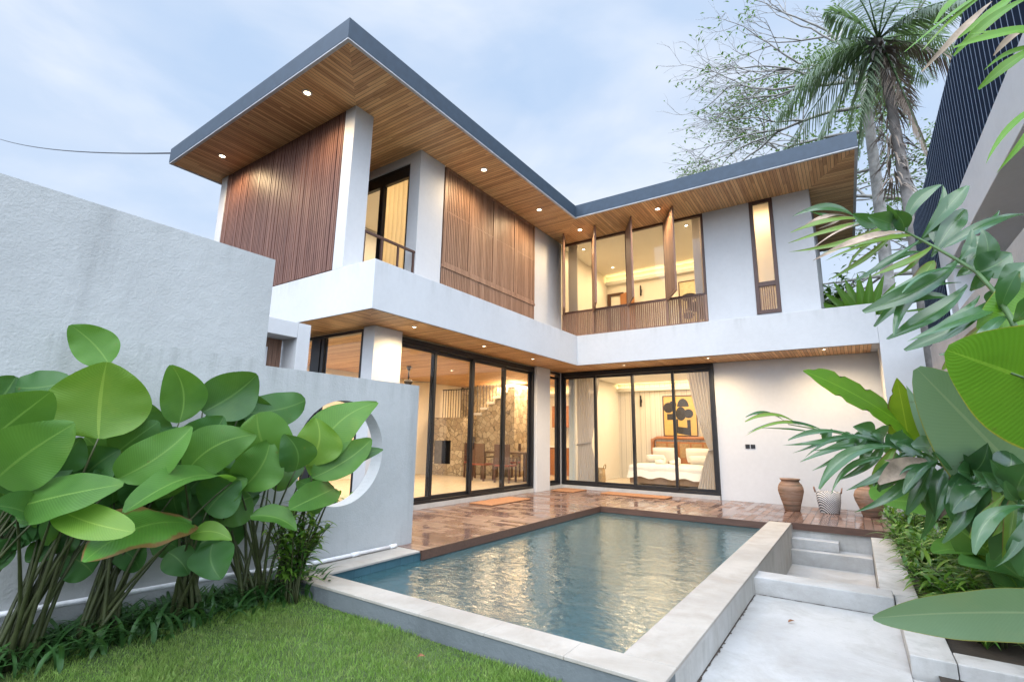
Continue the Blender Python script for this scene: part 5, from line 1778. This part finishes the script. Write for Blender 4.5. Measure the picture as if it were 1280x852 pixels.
big_leaf_plant('smaller banana plant with a torn bright leaf before the white wall', (0.95, 4.95, -0.13),
  [((1158, 556), (1004, 463), 50, 4.4, 4.3, BANANA, (-0.2, -0.75, 0.6), 'banana', 5, 0.05, 0.05),
   ((1140, 572), (1121, 472), 44, 4.3, 4.3, BANAY, (-0.2, -0.95, 0.1), 'lance', 7, -0.02, 0.12),
   ((1185, 580), (1133, 482), 24, 4.2, 4.2, UNDER, (-0.3, -0.9, 0.2), 'lance', 0, 0.05, 0.2),
   ((1200, 590), (1160, 500), 34, 4.1, 4.1, LEAFD, (-0.3, -0.9, 0.2), 'lance', 0, 0.05, 0.2),
   ((1160, 620), (1100, 560), 50, 4.2, 4.1, LEAFD, (-0.1, -0.6, 0.7), 'round', 0, 0.05, 0.1),
   ((1190, 640), (1092, 625), 70, 4.1, 4.0, LEAF, (-0.1, -0.6, 0.8), 'round', 0, 0.05, 0.1),
   ((1210, 640), (1150, 605), 60, 4.0, 4.0, LEAFD, (-0.1, -0.7, 0.7), 'round', 0, 0.05, 0.1)], 650)

big_leaf_plant('dark broad leaved plant filling the lower right corner below the drooping frond', (1.25, 4.9, -0.13),
  [((1250, 700), (1185, 650), 60, 3.6, 3.6, LEAFD, cv_(1215, 675), 'paddle', 0, 0.06, 0.15), ((1290, 690), (1240, 640), 66, 3.5, 3.5, LEAF, cv_(1260, 660), 'paddle', 0, 0.06, 0.15),
   ((1260, 720), (1200, 705), 50, 3.5, 3.4, LEAFD, (-0.2, -0.6, 0.8), 'paddle', 0, 0.06, 0.2), ((1300, 740), (1235, 690), 66, 3.4, 3.4, LEAFD, cv_(1265, 715), 'paddle', 0, 0.06, 0.15),
   ((1230, 690), (1165, 690), 44, 3.7, 3.6, LEAF, (-0.2, -0.6, 0.8), 'paddle', 0, 0.06, 0.2), ((1290, 650), (1210, 610), 66, 3.6, 3.7, LEAFD, cv_(1250, 630), 'paddle', 0, 0.06, 0.15)], 680)
# ------------------------------------------------------------------ trees
def coconut(label, base, top, seed):
    t_ = thing('coconut_palm', label, 'palm tree', base)
    B, T = Vector(base), Vector(top)
    q = MB()
    mid = B.lerp(T, 0.5) + Vector((0.25, 0, 0))
    pts = curve3(B, mid, T, 46)
    q.tube(pts, [0.15 - 0.045 * i / 46 + (0.010 if i % 2 else 0) for i in range(47)], 12)
    q.build('trunk', BARKP, t_)
    rr = random.Random(seed)
    G1 = m_leaf('palm leaflet', (0.10, 0.15, 0.10), (0.17, 0.22, 0.145), 0, 0.3, 0.4)
    G2 = m_plain('dry palm leaflet', (0.24, 0.19, 0.15), 0.8, 0, 0.3, 5)
    specs = []
    for i in range(20):
        specs.append((rr.uniform(0, 6.28), rr.uniform(0.1, 1.25), rr.uniform(2.4, 3.3), 0))
    specs += [(3.05, 0.05, 3.1, 0), (2.95, -0.35, 3.4, 0), (3.3, -0.75, 2.7, 0), (0.1, -0.35, 2.6, 1), (0.2, 0.05, 3.0, 0), (5.2, -1.2, 2.2, 1), (3.9, -1.0, 2.4, 0), (4.4, -1.3, 3.0, 1), (5.9, -1.35, 3.3, 1), (3.4, -1.25, 2.8, 0)]
    for a, el, L_, dry in specs:
        q = MB()
        d_ = Vector((math.cos(a) * math.cos(el), math.sin(a) * math.cos(el), math.sin(el)))
        rp_ = []
        for k_ in range(13):
            u = k_ / 12
            p = T + d_ * (L_ * u) - Vector((0, 0, 1)) * (0.42 * L_ * u * u * (0.5 + math.cos(el)))
            rp_.append(p)
        q.tube(rp_, [0.03 - 0.026 * k_ / 12 for k_ in range(13)], 5, 0)
        for k_ in range(44):
            u = 0.12 + 0.88 * k_ / 44
            f_ = u * 12
            j = min(11, int(f_))
            p = rp_[j].lerp(rp_[j + 1], f_ - j)
            dd = (rp_[j + 1] - rp_[j]).normalized()
            sd_ = dd.cross(Vector((0, 0, 1)))
            sd_ = sd_.normalized() if sd_.length > 0.05 else Vector((1, 0, 0))
            for sg in (-1, 1):
                if rr.random() < 0.08:
                    continue
                ll_ = (0.78 * math.sin(math.pi * min(1, u * 0.85 + 0.12)) + 0.12) * rr.uniform(0.8, 1.1)
                dv = (sd_ * sg * 0.75 + dd * 0.55 + Vector((0, 0, -0.35 - 0.9 * rr.random() * (1.2 if dry else 0.7)))).normalized()
                q.leaf(p, p + dv * ll_, 0.04, (0, 0, 1), 0.05, 0.1, 'lance', 3, 1, 0, 1, 0, 0.15)
        q.build('frond', [STEMG, G2 if dry else G1], t_)
    q = MB()
    for i in range(40):
        a = rr.uniform(0, 6.28)
        p = T + Vector((math.cos(a) * 0.16, math.sin(a) * 0.16, -rr.uniform(0.1, 0.7)))
        q.leaf(p, p + Vector((math.cos(a) * 0.3, math.sin(a) * 0.3, rr.uniform(-0.6, 0.3))), 0.12, (math.cos(a), math.sin(a), 0.3), 0.1, 0.2, 'lance', 4, 1)
    for i in range(260):
        a = rr.uniform(0, 6.28)
        dz = rr.uniform(0.6, 4.6)
        p = T.lerp(B, dz / (T.z - B.z)) + Vector((math.cos(a) * 0.12 + 0.1 * math.sin(dz), math.sin(a) * 0.12, 0))
        q.leaf(p, p + Vector((math.cos(a) * rr.uniform(.15, .6), math.sin(a) * .4, -rr.uniform(0.2, 0.7))), 0.05, (math.cos(a), math.sin(a), 0.3), 0.1, 0.2, 'lance', 3, 1, 0, 0 if dz < 1.2 else 1)
    q.build('dry_sheath', [BARKP, G2], t_)
    return t_
pb, pt = at(1135, 290, 'y', 16.0), at(1098, 50, 'y', 16.0)
coconut('coconut palm with a grey ringed trunk rising behind the right end of the roof', (pb.x - 0.02, 16.0, -0.19), pt, 9)

def grow(wood, leaf_mb, p, d, L_, r, lev, rr, maxlev, bias, leaf_fn, spread=0.75, taper=0.68):
    n_ = 5
    pts, q = [p], p
    dd = d.normalized()
    for i in range(n_):
        dd = (dd + Vector((rr.gauss(0, 0.13), rr.gauss(0, 0.13), rr.gauss(0, 0.10))) + bias * 0.07).normalized()
        q = q + dd * (L_ / n_)
        pts.append(q)
    wood.tube(pts, [r * (1 - 0.45 * i / n_) for i in range(n_ + 1)], 6 if lev < 2 else 4, caps=False)
    if lev >= maxlev:
        leaf_fn(leaf_mb, pts, rr)
        return
    k_ = rr.choice((2, 3, 3)) if lev else 4
    for i in range(k_):
        f_ = rr.uniform(0.45, 1.0) * n_
        if i == 0:
            f_ = n_
        j = min(n_ - 1, int(f_))
        pp = pts[j].lerp(pts[j + 1], f_ - j)
        axis = Vector((rr.gauss(0, 1), rr.gauss(0, 1), rr.gauss(0, 0.7))).normalized()
        nd = (dd + axis * spread).normalized()
        grow(wood, leaf_mb, pp, nd, L_ * taper * rr.uniform(0.8, 1.15), r * 0.58, lev + 1, rr, maxlev, bias, leaf_fn, spread, taper)
def sparse(mb, pts, rr):
    for i in range(2):
        if rr.random() < 0.25:
            p = pts[-1 - i]
            a = rr.uniform(0, 6.28)
            mb.leaf(p, p + Vector((math.cos(a), math.sin(a), -0.3)) * 0.16, 0.07, (0, 0, 1), 0.1, 0.1, 'paddle', 2, 1)
def leafy(nl, ls, sp):
    def fn(mb, pts, rr):
        for i in range(nl):
            p = pts[rr.randrange(1, len(pts))] + Vector((rr.gauss(0, sp), rr.gauss(0, sp), rr.gauss(0, sp * 0.7)))
            a = rr.uniform(0, 6.28)
            mb.leaf(p, p + Vector((math.cos(a), math.sin(a), rr.uniform(-0.7, 0.2))).normalized() * ls * rr.uniform(0.7, 1.3), ls * 0.5, (rr.gauss(0, .5), rr.gauss(0, .5), 1), 0.08, 0.1, 'paddle', 2, 1, 0, rr.randrange(2))
    return fn
TL1 = m_leaf('tree leaf', (0.07, 0.13, 0.045), (0.11, 0.18, 0.065), 0, 0.35, 0.45)
TL2 = m_leaf('pale tree leaf', (0.13, 0.20, 0.06), (0.19, 0.26, 0.09), 0, 0.4, 0.45)
def tree(name, label, base, trunk_top, r, starts, maxlev, leaf_fn, seed, mats):
    t_ = thing(name, label, 'tree', base)
    rr = random.Random(seed)
    w_, lf = MB(), MB()
    B, T = Vector(base), Vector(trunk_top)
    pts = curve3(B, B.lerp(T, 0.5) + Vector((0.2, 0, 0)), T, 12)
    w_.tube(pts, [r * (1 - 0.4 * i / 12) for i in range(13)], 10)
    tr_ = MB()
    for tfrac, d, L_, rr_ in starts:
        f_ = tfrac * 12
        j = min(11, int(f_))
        p = pts[j].lerp(pts[j + 1], f_ - j)
        grow(tr_, lf, p, Vector(d), L_, rr_, 0, rr, maxlev, Vector(d).normalized(), leaf_fn)
    w_.build('trunk', BARK, t_)
    tr_.build('branches', BARK, t_)
    lf.build('crown', mats, t_)
    return t_
b0, b1 = at(1090, 295, 'y', 18.5), at(1078, 95, 'y', 18.5)
tree('bare_tree', 'almost leafless grey tree spreading bare branches behind the coconut palm', (b0.x, 18.5, -0.19), b1, 0.22,
     [(0.98, (-1, 0.1, 0.5), 2.7, 0.075), (0.92, (-1, -0.2, 0.12), 2.7, 0.07), (1.0, (-0.35, 0.2, 1), 2.7, 0.07), (0.85, (-1, 0.3, 0.3), 2.5, 0.06), (0.95, (0.4, 0.1, 0.9), 2.2, 0.06), (0.75, (-0.9, 0, -0.02), 2.2, 0.05), (0.97, (-0.7, -0.1, 0.8), 2.7, 0.06)], 5, sparse, 5, [TL1, TL2])
c0, c1 = at(985, 210, 'y', 22), at(985, 195, 'y', 22)
tree('leafy_tree', 'pale leafy tree showing over the dark roof edge left of the palm', (c0.x, 22, -0.19), c1, 0.25,
     [(0.95, (-1, 0, 0.35), 2.4, 0.06), (0.9, (-0.9, 0.2, 0.05), 2.5, 0.055), (1.0, (0.2, 0, 0.5), 2.0, 0.05), (0.85, (0.9, 0, 0.05), 2.2, 0.05), (0.97, (-0.5, -0.2, 0.8), 1.6, 0.05)], 4, leafy(13, 0.15, 0.34), 8, [TL1, TL2])
d0, d1 = at(1150, 330, 'y', 21), at(1140, 235, 'y', 21)
tree('leafy_tree', 'green leafy tree standing between the palm trunk and the slat fence', (d0.x, 21, -0.19), d1, 0.2,
     [(0.95, (-0.7, 0, 0.5), 2.2, 0.09), (0.9, (0.8, 0.2, 0.3), 2.0, 0.08), (1.0, (0, 0, 1), 2.0, 0.08), (0.7, (-0.9, 0, 0.1), 2.0, 0.08), (0.75, (0.8, 0, 0.1), 2.0, 0.08), (0.55, (-0.5, -0.2, 0.1), 2.0, 0.07)], 4, leafy(18, 0.17, 0.34), 12, [TL1, TL2])
e0 = at(1262, 250, 'y', 20)
tree('leafy_tree', 'dark twiggy tree seen under the pale terrace beam on the right', (e0.x, 20, -0.19), (e0.x, 20, 6.0), 0.2,
     [(0.95, (-0.5, 0, 0.5), 2.4, 0.09), (0.9, (0.8, 0.2, 0.3), 2.2, 0.08), (0.7, (-0.9, 0, 0.2), 2.2, 0.08), (0.8, (0.5, 0, 0.8), 2.2, 0.08)], 4, leafy(5, 0.18, 0.28), 15, [TL1, TL1])
# broad leaved plant and a bush beside the upper end wall
f0 = at(1080, 385, 'y', 13.6)
t_ = thing('fan_leaf_plant', 'bright green broad fan leaves between the villa end wall and the tree trunks', 'plant', (f0.x, 13.6, 3.73))
q = MB()
rr = random.Random(31)
for i in range(13):
    a = R_(15 + 150 * i / 12)
    T_ = Vector((f0.x - 0.05 + math.cos(a) * 1.15, 13.6 + rr.uniform(-.2, .2), 3.75 + math.sin(a) * 1.35))
    q.leaf((f0.x, 13.6, 3.8), T_, 0.24, (0, -1, 0.25), 0.05, 0.2, 'lance', 9, 2)
q.build('foliage', BANANA, t_)
twig_shrub('bush', 'dark green bush behind the end of the balcony band', (f0.x - 0.55, 14.9, 3.7), 1.9, 0.8, 26, 14, 0.34, 0.10, [SHR, SHR, SHRL], 77)
# garden seen through the moon window
for i, (x_, y_, h_, lab) in enumerate(((-6.9, 3.3, 1.5, 'green garden shrub seen through the top of the moon window'), (-5.6, 4.2, 0.75, 'low bright shrub seen through the bottom of the moon window'))):
    twig_shrub('garden_shrub', lab, (x_, y_, -0.19), h_, 0.45, 20, 12, 0.26, 0.06, [SHR, SHRL], 90 + i, STEM, Vector((0, 0, 0)), 'garden shrubs behind the boundary wall')
